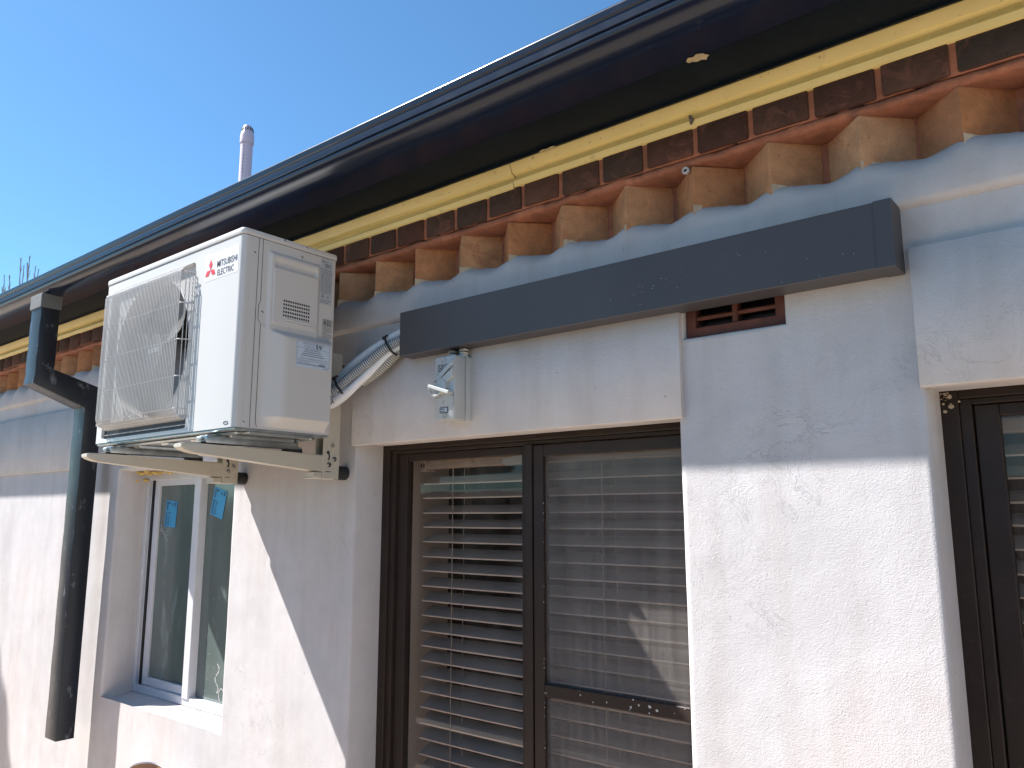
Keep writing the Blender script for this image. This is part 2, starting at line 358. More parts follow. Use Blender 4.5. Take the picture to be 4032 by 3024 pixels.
for h in HOLES:
    ax = min(xs, key=lambda v: abs(v - h[0] + h[5])); bx = min(xs, key=lambda v: abs(v - h[1] - h[5]))
    az = min(zs, key=lambda v: abs(v - h[2] + h[5])); bz = min(zs, key=lambda v: abs(v - h[3] - h[5]))
    X_ = [x for x in xs if ax <= x <= bx]; Z_ = [z for z in zs if az <= z <= bz]
    loop = [(x, az) for x in X_] + [(bx, z) for z in Z_[1:]] + [(x, bz) for x in X_[-2::-1]] + [(ax, z) for z in Z_[-2:0:-1]]
    prev = [VV[p] for p in loop]; R = h[5]
    small = h[0] == W_SM[0]
    for (t, yy) in ((.3, R * .28), (1, R), (1, lerp(R, h[4], .5)), (1, h[4])):
        cur = []
        for (x, z) in loop:
            cx = min(max(x, h[0]), h[1]); cz = min(max(z, h[2]), h[3])
            px, pz = lerp(x, cx, t), lerp(z, cz, t)
            a = .0025 if small else .0008
            if t == 1 and yy < h[4]: px += a * N(x, yy, z, 14); pz += a * N(x, yy + 5, z, 14)
            if small and z == az: pz += (-.026 * (1 - yy / h[4]) + .010 * N(x, yy, 1, 11) * (1 if yy < .05 else .3)); 
            cur.append(mb.bm.verts.new((px, yy + wy(px, pz) * (yy < .02), pz)))
        for i in range(len(loop)):
            j = (i + 1) % len(loop); mb.bm.faces.new((prev[i], prev[j], cur[j], cur[i]))
        prev = cur
wall = mb.build('wall', 'stucco', house, ang=50)

# -- raised render panels (lintels) with eased edges
def panel(x0, x1, z0, z1, d=.013):
    mb = MB(); r = .003
    for i in range(0, 1): pass
    nx = max(2, int((x1 - x0) / .08)); prof = [(.004, z0), (-d + r, z0), (-d, z0 + r), (-d, lerp(z0, z1, .5)), (-d, z1 - r), (-d + r, z1), (.004, z1 + .001)]
    mb.sheet(prof, x0, x1, nx, lambda x, y, z: (.0008 * N(x, y, z, 5), .0005 * N(x, 2, z, 9)))
    for x in (x0, x1): mb.add([(x, p[0], p[1]) for p in prof], [tuple(range(len(prof)))])
    return mb.build('lintel_panel', 'stucco', house, ang=50)
panel(-1.873, -.779, 1.957, 2.236); panel(-.311, XR, 1.975, 2.236); panel(XL, -3.838, 1.957, 2.243)

# -- projecting render band under the brick teeth
TP = .1758; TX0 = -1.964; TIPY = -.012
def tri(x):
    q = ((x - TX0) / TP) % 1.0; return q / .62 if q < .62 else (1 - q) / .38     # 0 at a tooth tip, 1 in a notch
mb = MB()
prof = [(.004, 2.312), (-.002, 2.313), (-.013, 2.322), (-.0155, 2.328), (-.0155, 2.352), (-.0155, 2.378), (-.0150, 2.398), (-.011, 2.412), (-.004, 2.421), (.02, 2.424), (.09, 2.424)]
def bj(x, y, z):
    if z > 2.39:
        k = min(1, (z - 2.39) / .031); t = tri(x)
        return (k * (.046 * t + .004 * N(x, 1, 0, 24)), k * (.002 * N(x, 0, 0, 20) + .004 * N(x, 4, 0, 90) - .003 * t))
    return (.0007 * N(x, y, z, 6), .0006 * N(x, 1, z, 5))
mb.sheet(prof, XL, XR, 900, bj)
mb.build('render_band', 'band', house, ang=60)

# -- dogtooth brick course
mb = MB(); SD = .1205; k0 = int((XL - TX0) / TP); k1 = int((XR - TX0) / TP)
R45 = Matrix.Rotation(PI / 4, 3, 'Z')
for k in range(k0, k1 + 1):
    cx = TX0 + k * TP + random.uniform(-.003, .003); cy = TIPY + SD / math.sqrt(2) + random.uniform(-.003, .004)
    a = PI / 4 + random.uniform(-.03, .03)
    mb.box(cx - SD / 2, cx + SD / 2, cy - SD / 2, cy + SD / 2, 2.395, 2.520 + random.uniform(-.002, .002), b=.0045, seg=2, rot=Matrix.Rotation(a, 3, 'Z'))
mb.build('dogtooth_course', 'tooth', house, ang=45)
# mortar behind and above the teeth
mb = MB()
mb.box(XL, XR, .072, .10, 2.39, 2.53)
pr = [(.09, 2.519), (-.002, 2.5195), (-.010, 2.523), (-.012, 2.529), (-.010, 2.536), (.0, 2.540)]
mb.sheet(pr, XL, XR, 560, lambda x, y, z: (.004 * N(x, 0, z * 3, 22) + .003 * N(x, 5, z, 60), (.004 * N(x, 2, y, 26) + .002 * N(x, 7, y * 2, 70)) * (y < .05)))
mb.build('mortar_bed', 'mortar', house, ang=70)
# smears of plaster at the feet of the teeth
for k in range(-10, 12):
    mb = MB(); x0 = TX0 + k * TP; n = 12; top = []; ln = random.uniform(.35, .8); hh = random.uniform(.005, .012)
    for i in range(n + 1):
        t = i / n * ln; x = x0 + .083 * t + .001; y = TIPY + .083 * t - .0012
        z = 2.4185 + hh * (1 - i / n) ** .6 * (.85 + .3 * random.random()); top.append((x, y, z))
    vs = top + [(x, y, 2.405) for (x, y, z) in top]
    mb.add(vs, [(i, i + 1, n + 2 + i, n + 1 + i) for i in range(n)])
    mb.build('plaster_smear', 'smear', house)
# -- dark header course
mb = MB(); x = XL; HP = .1205; xh = -1.931 - 58 * HP
while xh < XR:
    p = HP if xh < -.9 else .1275
    mb.box(xh + .006, xh + p - .006, -.021 + random.uniform(-.0015, .0015), .08, 2.540 + random.uniform(-.0015, .0015), 2.606, b=.003)
    xh += p
mb.build('header_course', 'header', house, ang=45)
mb = MB(); mb.sheet([(.08, 2.5385), (-.012, 2.539), (-.0155, 2.546), (-.0155, 2.604)], XL, XR, 400, lambda x, y, z: (.003 * N(x, 0, z, 50), .002 * N(x, 0, y, 30)))
mb.build('header_mortar', 'mortar', house, ang=60)

# -- yellow cornice trim (two lengths meeting at a joint)
def trim(x0, x1, dz):
    mb = MB()
    pr = [(.03, 2.597), (-.022, 2.598), (-.026, 2.600), (-.030, 2.612), (-.028, 2.618), (-.020, 2.624), (-.020, 2.628), (-.027, 2.632), (-.034, 2.634), (-.044, 2.658), (-.044, 2.669)]
    pr = [(y, z + dz) for y, z in pr]
    mb.sheet(pr, x0, x1, int((x1 - x0) / .03), lambda x, y, z: (.0014 * N(x, 0, 0, 2.2), .0016 * N(x, 3, 0, 1.7) + .0006 * N(x, 2, z, 14)))
    for x in (x0, x1): mb.add([(x, p[0], p[1]) for p in pr], [tuple(range(len(pr)))])
    return mb.build('cornice_trim', 'yellow', house, ang=28)
trim(XL, -1.232, 0); trim(-1.230, XR, .003)
mb = MB(); mb.sheet([(.0, 2.665), (-.030, 2.6652), (-.05, 2.665), (-.12, 2.664), (-.18, 2.665), (-.190, 2.665)], XL, XR, 200, lambda x, y, z: (0, .001 * N(x, y, 0, 3)))
mb.sheet([(-.046, 2.6655), (-.046, 2.659), (-.054, 2.658), (-.054, 2.6655)], XL, XR, 200, lambda x, y, z: (.001 * N(x, 0, 0, 9), .001 * N(x, 0, 0, 30)))
mb.build('soffit', 'soffit', house)
mb = MB(); mb.box(XL, XR, -.190, -.17, 2.660, 2.77, b=.001); mb.build('fascia', 'soffit', house)
# -- gutter
mb = MB()
pr = [(-.240, 2.715), (-.240, 2.624), (-.246, 2.6185), (-.285, 2.618), (-.325, 2.6165), (-.344, 2.6175), (-.358, 2.6215), (-.370, 2.629), (-.378, 2.638), (-.3815, 2.6465), (-.3815, 2.650), (-.377, 2.6525),
      (-.377, 2.656), (-.3815, 2.6585), (-.3825, 2.672), (-.380, 2.675), (-.380, 2.679), (-.3835, 2.682), (-.3845, 2.688)]
c = (-.3795, 2.6935)
for i in range(9):
    a = PI + .5 - i * (PI * 1.25) / 8; pr.append((c[0] + .0062 * math.cos(a), c[1] + .0062 * math.sin(a)))
pr += [(-.374, 2.690)]
pr = [(-1.55 + (y + 1.55) * 1.0420, 1.75 + (z - 1.75) * 1.0420) for y, z in pr]
mb.sheet(pr, XL, XR, 260, lambda x, y, z: (.0008 * N(x, 0, z, 3.2) + .0003 * N(x, 1, z, 18), .0008 * N(x, 2, 0, 1.4) + .0004 * N(x, y, 0, 12)))
gut = mb.build('gutter', 'gutter', house, ang=38)
# -- roof
mb = MB(); RS = .404
for i in range(15):
    y0 = -.290 + i * .31; z0 = 2.728 + (y0 + .290) * RS
    mb.sheet([(y0, z0 - .004), (y0, z0 + .016), (y0 + .33, z0 + .33 * RS + .004)], XL - .1, XR, 240, lambda x, y, z: (0, .005 * abs(math.sin(x * PI / .3))))
mb.build('roof', 'roof', house, ang=40)
mb = MB()     # marks under the eaves: bare patch, cobwebs, cocoon
pts = [(-.650, -.230), (-.641, -.240), (-.632, -.236), (-.622, -.242), (-.611, -.236), (-.603, -.222), (-.610, -.218), (-.614, -.211), (-.622, -.217), (-.634, -.216), (-.640, -.222), (-.648, -.222)]
mb.add([(x, y + .038, 2.6528) for x, y in pts], [tuple(range(len(pts)))])
pts = [(-1.13, -.052), (-1.115, -.060), (-1.10, -.056), (-1.085, -.060), (-1.075, -.054), (-1.09, -.049), (-1.11, -.051)]
mb.add([(x, y, 2.6565) for x, y in pts], [tuple(range(len(pts)))])
mb.each('paint_chip', 'chip', house)
mb = MB()
for (x, z, r) in ((-.722, 2.624, .0045), (-.719, 2.616, .0055), (-.721, 2.609, .0035)): mb.lathe((x, -.031, z), [(0, -r), (r * .7, -r * .7), (r, 0), (r * .7, r * .7), (0, r)], 10)
mb.build('insect_cocoon', 'bark', house); mb = MB()
for i in range(46):
    x = random.uniform(-2.2, 0); z = random.uniform(2.637, 2.655); r = random.uniform(.0006, .0016); y = -.0355 - (z - 2.634) * .41
    mb.lathe((x, y, z), [(0, -r), (r, 0), (0, r)], 7)
mb.build('dirt_specks', 'bark', house)['kind'] = 'stuff'
# little plug hole in the mortar
mb = MB(); mb.lathe((-.747, -.014, 2.511), [(.0085, .004), (.0085, -.002), (.006, -.004), (.004, -.002), (.004, .006)], 16, 'Y'); mb.cyl((-.747, -.012, 2.511), (0, 1, 0), .0042, .01, 12, m=1)
mb.build('wall_plug', ['greylbl', 'black'], house)

# -- air vent (terracotta)
mb = MB(); x0, x1, z0, z1 = VENT
mb.box(x0 + .002, x1 - .002, .012, .05, z0 + .002, z0 + .024, b=.002); mb.box(x0 + .002, x0 + .024, .0122, .05, z0 + .02, z1 - .002, b=.002); mb.box(x1 - .024, x1 - .002, .0122, .05, z0 + .02, z1 - .002, b=.002)
mb.box(x0 + .02, x1 - .02, .0124, .05, z1 - .026, z1 - .002, b=.002)
for z in (z0 + .048, z0 + .082): mb.box(x0 + .02, x1 - .02, .018, .045, z - .004, z + .005, b=.002, rot=Matrix.Rotation(.35, 3, 'X'))
mb.box((x0 + x1) / 2 - .006, (x0 + x1) / 2 + .006, .016, .045, z0 + .02, z1 - .02, b=.002)
vent = mb.build('air_vent', 'terra', house)
mb = MB(); mb.box(x0 + .001, x1 - .001, .052, .06, z0 + .001, z1 - .001); mb.build('vent_back', 'acdark', vent)

# -- windows
def frame_rect(mb, x0, x1, z0, z1, wl, wr, wb, wt, y0, y1, b=.0015):
    mb.box(x0, x0 + wl, y0, y1, z0, z1, b); mb.box(x1 - wr, x1, y0, y1, z0, z1, b)
    mb.box(x0 + wl + .0002, x1 - wr - .0002, y0 + .0006, y1 - .0006, z1 - wt, z1, b); mb.box(x0 + wl + .0002, x1 - wr - .0002, y0 + .0006, y1 - .0006, z0, z0 + wb, b)
def room(x0, x1, zt):
    mb = MB()
    a, b, c, d = x0 - .9, x1 + .9, .2, zt + .55; y0, y1 = .34, 2.6
    mb.add([(a, y0, c), (b, y0, c), (b, y0, d), (a, y0, d), (a, y1, c), (b, y1, c), (b, y1, d), (a, y1, d)],
           [(0, 1, 5, 4), (3, 7, 6, 2), (0, 4, 7, 3), (1, 2, 6, 5), (4, 5, 6, 7)])
    # inner side of the outside wall round the opening
    mb.add([(a, y0, c), (x0, y0, c), (x0, y0, d), (a, y0, d)], [(0, 1, 2, 3)]); mb.add([(x1, y0, c), (b, y0, c), (b, y0, d), (x1, y0, d)], [(0, 1, 2, 3)])
    mb.add([(x0, y0, zt), (x1, y0, zt), (x1, y0, d), (x0, y0, d)], [(0, 1, 2, 3)])
    mb.add([(x0, y0, c), (x1, y0, c), (x1, y0, .72), (x0, y0, .72)], [(0, 1, 2, 3)])
    return mb
def bigwin(H, name_label, mull, screen_part, y=.104):
    x0, x1, z0, z1 = H
    win = MB(); frame_rect(win, x0, x1, z0, z1, .030, .030, .03, .016, y, y + .055)
    wo = win.build('window', 'brown', house); wo['label'] = name_label
    f = MB()      # stepped jamb and inner sash
    f.box(x0 + .030, x0 + .050, y + .008, y + .05, z0 + .03, z1 - .016, .0015)
    f.box(x0 + .050, x1 - .03, y + .0085, y + .049, z1 - .027, z1 - .0165, .0012)
    frame_rect(f, x0 + .052, mull + .006, z0 + .03, z1 - .028, .040, .022, .05, .022, y + .020, y + .045)
    f.build('sash', 'brown', wo)
    g = MB(); g.box(x0 + .088, mull - .012, y + .032, y + .036, z0 + .075, z1 - .048); g.build('pane', 'pane', wo)
    f = MB(); f.box(mull + .008, mull + .030, y + .004, y + .05, z0 + .03, z1 - .027, .0015); f.box(mull - .002, mull + .0065, y + .012, y + .048, z0 + .03, z1 - .027, .001)
    f.build('mullion', 'brown', wo)
    if screen_part:
        f = MB(); sx0 = mull + .034; frame_rect(f, sx0, x1 - .031, z0 + .032, z1 - .030, .032, .022, .04, .030, y + .006, y + .022)
        f.box(sx0 + .033, x1 - .054, y + .004, y + .020, 1.303, 1.333, .002)
        sf = f.build('screen_frame', 'brown', wo)
        f = MB()
        for i in range(14):
            x = random.uniform(sx0 + .03, x1 - .05); z = random.choice((1.3115, 1.3255)) + random.uniform(-.006, .006); r = random.uniform(.0008, .0030)
            flake(f, x, y + .0035, z, r * 1.3, .0006)
        for i in range(26):
            z = random.uniform(1.0, 1.9); f.cyl((sx0 + .032 + random.uniform(-.001, .001), y + .0055, z), (0, 1, 0), random.uniform(.0007, .0018), .0006, 6)
        f.build('paint_flecks', 'white', wo)['kind'] = 'stuff'
        f = MB(); f.add([(sx0 + .03, y + .016, z0 + .06), (x1 - .05, y + .016, z0 + .06), (x1 - .05, y + .016, z1 - .055), (sx0 + .03, y + .016, z1 - .055)], [(0, 1, 2, 3)])
        f.build('flyscreen', 'screen', wo)
        g = MB(); g.box(mull + .03, x1 - .03, y + .040, y + .044, z0 + .06, z1 - .035); g.build('pane', 'pane', wo)
        g = MB(); g.box(mull + .028, mull + .052, y + .034, y + .050, z0 + .05, z1 - .03, .001); g.build('sash', 'brown', wo)
    else:
        g = MB(); frame_rect(g, mull + .034, x1 - .031, z0 + .032, z1 - .030, .03, .022, .04, .030, y + .006, y + .03); g.build('sash', 'brown', wo)
        g = MB(); g.box(mull + .06, x1 - .05, y + .018, y + .022, z0 + .06, z1 - .055); g.build('pane', 'pane', wo)
    j = MB(); yy = y + .056
    for a, b in ((x0 - .0, x0 + .058), (x1 - .045, x1)): j.box(a, b, yy, .342, z0, z1)
    j.box(x0 + .058, x1 - .045, yy, .342, z1 - .030, z1); j.box(x0 + .058, x1 - .045, yy, .342, z0, z0 + .03)
    j.build('inner_jamb', 'jamb', wo)
    return wo
wm = bigwin(W_MID, 'wide brown sliding window with flyscreen on its right half', -1.311, True)
wr = bigwin(W_RT, 'brown sliding window cut off by the right edge of the photo', .26, False, .115)
mb = MB()    # flaking plaster in its corner
for i in range(16):
    x = -.304 + abs(random.gauss(0, .014)); z = 1.979 - abs(random.gauss(0, .016)); r = random.uniform(.002, .0055)
    flake(mb, x, .1135, z, r)
mb.build('flaking_plaster', 'smear', wr)['kind'] = 'stuff'
room(-1.862, -.788, 1.963).build('inner_room', 'room', house); room(-.305, .80, 1.981).build('inner_room', 'room', house)

# small white window
x0, x1, z0, z1 = W_SM; y = .120
mb = MB(); frame_rect(mb, x0, x1, z0 - .006, z1, .022, .022, .030, .036, y, y + .05)
mb.box(x0 + .022, x0 + .036, y + .014, y + .05, z0 + .02, z1 - .036, .001)
ws = mb.build('window', 'alu', house); ws['label'] = 'small white aluminium window with frosted panes and blue stickers'
mb = MB(); mb.box(x0 + .040, x0 + .046, y + .004, y + .012, z0 + .024, z1 - .036, .001)
frame_rect(mb, x0 + .060, -2.972, z0 + .026, z1 - .034, .038, .012, .032, .026, y + .010, y + .034); mb.build('sash', 'alu', ws)
mb = MB(); mb.box(x0 + .047, x0 + .059, y + .004, y + .03, z0 + .026, z1 - .036); mb.build('track_gap', 'black', ws)
mb = MB(); mb.box(-2.990, -2.945, y - .004, y + .04, z0 + .020, z1 - .026, .002); mb.build('mullion', 'alu', ws)
mb = MB(); mb.box(x0 + .094, -2.983, y + .020, y + .026, z0 + .055, z1 - .058); g1 = mb.build('pane', 'frost', ws)
mb = MB(); mb.box(-2.944, x1 - .020, y + .028, y + .034, z0 + .022, z1 - .034); mb.build('pane', 'frost', ws)
def sticker(cx, cz, w_, h_, y_, rot):
    mb = MB(); rr = Matrix.Rotation(rot, 3, 'Y'); cc = Vector((cx, y_, cz))
    def P(u, v, t): return cc + rr @ Vector((u, -t, v))
    mb.add([P(u * w_ / 2, v * h_ / 2, 0) for u, v in ((-1, -1), (1, -1), (1, 1), (-1, 1))], [(0, 1, 2, 3)], 0)
    def strip(u, v, a, b): mb.add([P(u - a / 2, v - b / 2, .0004), P(u + a / 2, v - b / 2, .0004), P(u + a / 2, v + b / 2, .0004), P(u - a / 2, v + b / 2, .0004)], [(0, 1, 2, 3)], 1)
    for i in range(14):
        v = -h_ * .42 + i * h_ * .065
        if abs(i - 8) > 0: strip(-w_ * .36, v, w_ * .16 * random.uniform(.6, 1.1), h_ * .045)
        if i < 8: strip(-w_ * .14, v, w_ * random.uniform(.06, .2), h_ * .035)
    strip(w_ * .34, h_ * .38, w_ * .13, h_ * .15); strip(w_ * .12, h_ * .36, w_ * .10, h_ * .12); strip(-w_ * .2, h_ * .40, w_ * .22, h_ * .07)
    return mb.build('sticker', ['blue', 'bluetxt'], ws)
sticker(-3.205, 1.757, .092, .108, y + .018, math.radians(4)); sticker(-2.858, 1.799, .092, .110, y + .026, math.radians(14))
mb = MB()
for i in range(26):
    t = i / 25; x = -3.275 + .05 * t + .010 * math.sin(i * 1.3); z = 1.705 - .05 * t + .006 * math.cos(i * 2.1); flake(mb, x, y + .0175, z, random.uniform(.003, .0065), .0006)
for i in range(60):
    x = random.uniform(-2.94, -2.56); z = random.uniform(1.07, 1.45); r = random.uniform(.0006, .002)
    mb.cyl((x, y + .0272, z), (0, 1, 0), r, .0004, 6)
for i in range(22):
    t = i / 21; mb.cyl((-2.80 + .012 * math.sin(t * 9), y + .0272, 1.20 - .10 * t), (0, 1, 0), random.uniform(.0015, .005), .0004, 7)
for i in range(20):
    a = i / 19 * PI * 1.3; mb.cyl((-2.765 + .018 * math.cos(a), y + .0272, 1.095 + .022 * math.sin(a)), (0, 1, 0), .0028, .0004, 7)
mb.build('paint_smears', 'white', ws)['kind'] = 'stuff'
mb = MB()
for i in range(46):
    x = random.uniform(-3.37, -3.12); yy = random.uniform(.05, .125); z = 1.934 - random.uniform(0, .010) - (.03 if x < -3.33 and random.random() < .5 else 0); r = random.uniform(.006, .014)
    if x > -3.25 and random.random() < .5: continue
    mb.lathe((x, yy, z), [(0, -r * .7), (r * .7, -r * .5), (r, 0), (r * .7, r * .5), (0, r * .7)], 9)
mb.build('sealant_foam', 'foam', ws)['kind'] = 'stuff'

# ================================================================== venetian blinds
def blind(x0, x1, ztop, zfirst, pitch, n, yb, tilt, cords, lab):
    t = thing('venetian_blind', lab, 'blind', ((x0 + x1) / 2, yb, ztop), 'white venetian blinds')
    mb = MB(); mb.box(x0 - .006, x1, yb - .008, yb + .040, ztop - .028, ztop, .002); mb.box(x0 - .012, x0 + .016, yb - .010, yb + .044, ztop - .036, ztop + .003, .002)
    hr = mb.build('headrail', 'blind', t)
    mb = MB()
    for i in (0, 1): mb.box(x0 - .004 + i * .011, x0 + .001 + i * .011, yb - .0104, yb - .006, ztop - .024, ztop - .012)
    mb.build('bracket_slot', 'black', hr)
    mb = MB(); W2 = .050; dx = (x1 - x0)
    for i in range(n):
        z = zfirst - i * pitch + .0008 * math.sin(i * 2.3); a = tilt + .03 * math.sin(i * 1.7)
        pr = []
        for q in range(7):
            u = q / 6; bow = .0022 * math.sin(PI * u); pr.append((yb + u * W2 * math.cos(a) - bow * math.sin(a), z + u * W2 * math.sin(a) + bow * math.cos(a)))
        th = [(y_ + .0026 * math.sin(a), z_ - .0026 * math.cos(a)) for y_, z_ in pr[::-1]]
        full = pr + th
        mb.sheet(full + [full[0]], x0, x1, 10, lambda x, y_, z_: (0, -.0008 * math.sin((x - x0) / dx * PI * 2)))
        for x in (x0, x1): mb.add([(x, p[0], p[1]) for p in full], [tuple(range(len(full)))])
        mb.sheet([(yb - .0008, z - .0030), (yb - .0012, z - .0012), (yb - .0008, z + .0006)], x0 + .0005, x1 - .0005, 10, lambda x, y_, z_: (0, -.0008 * math.sin((x - x0) / dx * PI * 2)), m=1)  # thin bright strip painting the glint along the front edge
    mb.build('slats', ['blind', 'slatglint'], t, ang=50)
    mb = MB()
    for cx in cords:
        zb = zfirst - n * pitch
        for yy in (yb - .0015,): mb.tube([(cx + .001 * math.sin(k * 1.9), yy, lerp(ztop - .028, zb, k / 40)) for k in range(41)], .0013, 5)
        mb.tube([(cx + .024 + .0015 * math.sin(k * .9), yb + .022, lerp(ztop - .028, zb, k / 30)) for k in range(31)], .0011, 5)
    mb.build('cord', 'cord', t); return t
blind(-1.757, -.800, 1.919, 1.846, .0434, 26, .180, math.radians(27), (-1.632, -1.108), 'white venetian blind behind the wide brown window with the flyscreen')
blind(-.247, .755, 1.932, 1.862, .0437, 26, .200, math.radians(27), (-.150, .38, .70), 'white venetian blind in the window at the right edge of the photo')

# ================================================================== downpipe
dp = thing('downpipe', 'dark square downpipe with offset elbow, its lower end open, left of the small window', 'downpipe', (-3.53, -.09, .87))
mb = MB()
def rpipe(secs, r=.0028):
    # secs: list of (yf,zf,yb,zb) front and back edge lines
    x0, x1 = -3.585, -3.480; n = len(secs); vs = []
    for (yf, zf, yb, zb) in secs:
        def E(t): return (lerp(yf, yb, t), lerp(zf, zb, t))
        d = math.hypot(yb - yf, zb - zf); k = r / d
        ring = [(x0 + r, *E(0)), (x1 - r, *E(0)), (x1 - r * .3, *E(k * .3)), (x1, *E(k)), (x1, *E(1 - k)), (x1 - r * .3, *E(1 - k * .3)), (x1 - r, *E(1)), (x0 + r, *E(1)), (x0 + r * .3, *E(1 - k * .3)), (x0, *E(1 - k)), (x0, *E(k)), (x0 + r * .3, *E(k * .3))]
        vs += ring
    m = 12; fs = [(i * m + k, i * m + (k + 1) % m, (i + 1) * m + (k + 1) % m, (i + 1) * m + k) for i in range(n - 1) for k in range(m)]
    return mb.add(vs, fs)
secs = [(-.330, 2.645, -.258, 2.645)]
for i in range(8): secs.append((-.330 + .0012 * math.sin(i * 2), 2.60 - i * .04, -.258, 2.60 - i * .032))
secs += [(-.334, 2.280, -.259, 2.345), (-.128, 2.200, -.056, 2.287)]
for i in range(1, 30): secs.append((-.126 + .0008 * math.sin(i * 1.3), 2.20 - i * (2.20 - .87) / 29, -.056, 2.287 - i * (2.287 - .87) / 29))
rpipe(secs)
secs2 = [(-.118, .87, -.063, .87), (-.118, .95, -.063, .95)]
mb.build('pipe', 'pipe', dp, ang=40)
mb = MB(); mb.box(-3.592, -3.476, -.3345, -.2535, 2.597, 2.656, b=.002); mb.build('outlet_collar', 'pipeend', dp)
# ================================================================== cable duct cover
du = thing('duct_cover', 'long slate grey metal duct cover running along the wall above the window', 'duct cover', (-.97, 0, 2.19))
mb = MB(); z0, z1, yf = 2.190, 2.316, -.066
pr = [(.001, z0), (yf + .0015, z0), (yf, z0 + .0015), (yf, z1 - .0015), (yf + .0015, z1), (.001, z1)]
mb.sheet(pr, -1.613, -.326, 40, lambda x, y, z: (.0005 * N(x, 0, z, 5), 0))
mb.sheet([(.001, z0 + .002), (yf + .0035, z0 + .002), (yf + .0035, z1 - .002), (.001, z1 - .002)], -1.6128, -.326, 1)
mb.build('cover', 'slate', du, ang=30)
mb = MB(); mb.sheet([(-.0, z0 - .0012), (yf - .001, z0 - .0012), (yf - .0025, z0), (yf - .0025, z1), (yf - .001, z1 + .0012), (0, z1 + .0012)], -.352, -.3215, 2)
mb.add([(-.3215, .0, z0 - .0012), (-.3215, yf - .001, z0 - .0012), (-.3215, yf - .0025, z0), (-.3215, yf - .0025, z1), (-.3215, yf - .001, z1 + .0012), (-.3215, 0, z1 + .0012)], [(0, 1, 2, 3, 4, 5)])
mb.build('end_cap', 'slate', du, ang=30)
mb = MB()
for cx, cz, k in ((-.77, 2.245, 8), (-.86, 2.225, 12), (-.47, 2.225, 7), (-.60, 2.26, 4)):
    for i in range(k):
        mb.cyl((cx + random.gauss(0, .035), yf - .0008, cz + random.gauss(0, .016)), (0, 1, 0), random.uniform(.0003, .0009), .0005, 6)
mb.build('dust_specks', 'greylbl', du)['kind'] = 'stuff'

# ================================================================== isolator switch and its conduits
sw = thing('isolator_switch', 'grey weatherproof isolator switch with a turned handle below the duct cover', 'switch', (-1.425, 0, 1.995))
mb = MB(); mb.box(-1.461, -1.387, -.034, -.001, 1.994, 2.166, b=.003, seg=2); mb.build('back_box', 'switch', sw)
mb = MB(); mb.box(-1.4625, -1.3885, -.077, -.0355, 1.995, 2.165, b=.004, seg=2)
def F(u, v, t): return (u, -.077 - t, v)
mb.prism([(-1.4605, 2.100), (-1.448, 2.110), (-1.420, 2.132), (-1.3905, 2.150), (-1.3905, 2.140), (-1.416, 2.122), (-1.440, 2.100)], F, -.002, .0065)
mb.prism([(-1.445, 2.098), (-1.425, 2.108), (-1.3895, 2.128), (-1.3895, 2.108), (-1.412, 2.094), (-1.430, 2.070), (-1.450, 2.062)], F, -.002, .0085)
mb.prism([(-1.458, 2.062), (-1.440, 2.044), (-1.428, 2.036), (-1.426, 2.048), (-1.3905, 2.030), (-1.3905, 2.055), (-1.425, 2.068)], F, -.002, .004)
mb.build('front_cover', 'switch', sw)
mb = MB(); mb.cyl((-1.430, -.076, 2.083), (0, -1, 0), .021, .012, 28, .019); kn = mb.build('knob', 'switch', sw)
mb = MB()
p0, p1 = Vector((-1.466, -.090, 2.087)), Vector((-1.391, -.090, 2.062)); d = (p1 - p0).normalized(); nrm = Vector((-d.z, 0, d.x))
mb.box(0, (p1 - p0).length, -.010, .010, -.0045, .0045, b=.0015, rot=Matrix(((d.x, 0, nrm.x), (0, 1, 0), (d.z, 0, nrm.z))), c=(0, 0, 0))
for v in mb.bm.verts: v.co += p0
mb.tube(catmull([(-1.463, -.096, 2.084), (-1.461, -.094, 2.068), (-1.450, -.092, 2.059), (-1.436, -.090, 2.062), (-1.420, -.090, 2.072)], 6), .0034, 8)
mb.build('handle', 'white' if False else 'switch', sw)
mb = MB()
for (x, z) in ((-1.430, 2.152), (-1.422, 2.005)):
    mb.lathe((x, -.0772, z), [(.0075, .002), (.0075, -.0012), (.0062, -.0016), (.0058, .0006), (.002, .0006), (0, -.0002)], 18, 'Y')
mb.each('screw', 'switch', sw)
mb = MB()
for r_ in range(5):
    x = -1.4495
    while x < -1.4035:
        wd = random.uniform(.003, .009)
        if random.random() < .8: mb.box(x, min(x + wd, -1.4035), -.0776, -.0769, 2.1405 - r_ * .0042, 2.1428 - r_ * .0042)
        x += wd + random.uniform(.001, .004)
mb.build('printed_text', 'ink', sw)
mb = MB(); mb.box(-1.441, -1.411, -.0778, -.0768, 2.0130, 2.0285, m=0); mb.box(-1.4385, -1.4135, -.0781, -.0777, 2.0150, 2.0265, m=1)
for a, b_, z in ((-1.4375, -1.434, 2.0225), (-1.4325, -1.430, 2.0225), (-1.4285, -1.424, 2.0225), (-1.4375, -1.431, 2.0165), (-1.428, -1.4245, 2.0165)): mb.box(a, b_, -.0784, -.0780, z, z + .0022, m=0)
mb.build('warning_label', ['ink', 'greylbl'], sw)
mb = MB()
for (x, yy) in ((-1.405, -.030), (-1.442, -.040)): mb.cyl((x, yy, 1.9955), (0, 0, -1), .0115, .004, 22, .0105)
mb.each('knockout_cap', 'switch', sw)
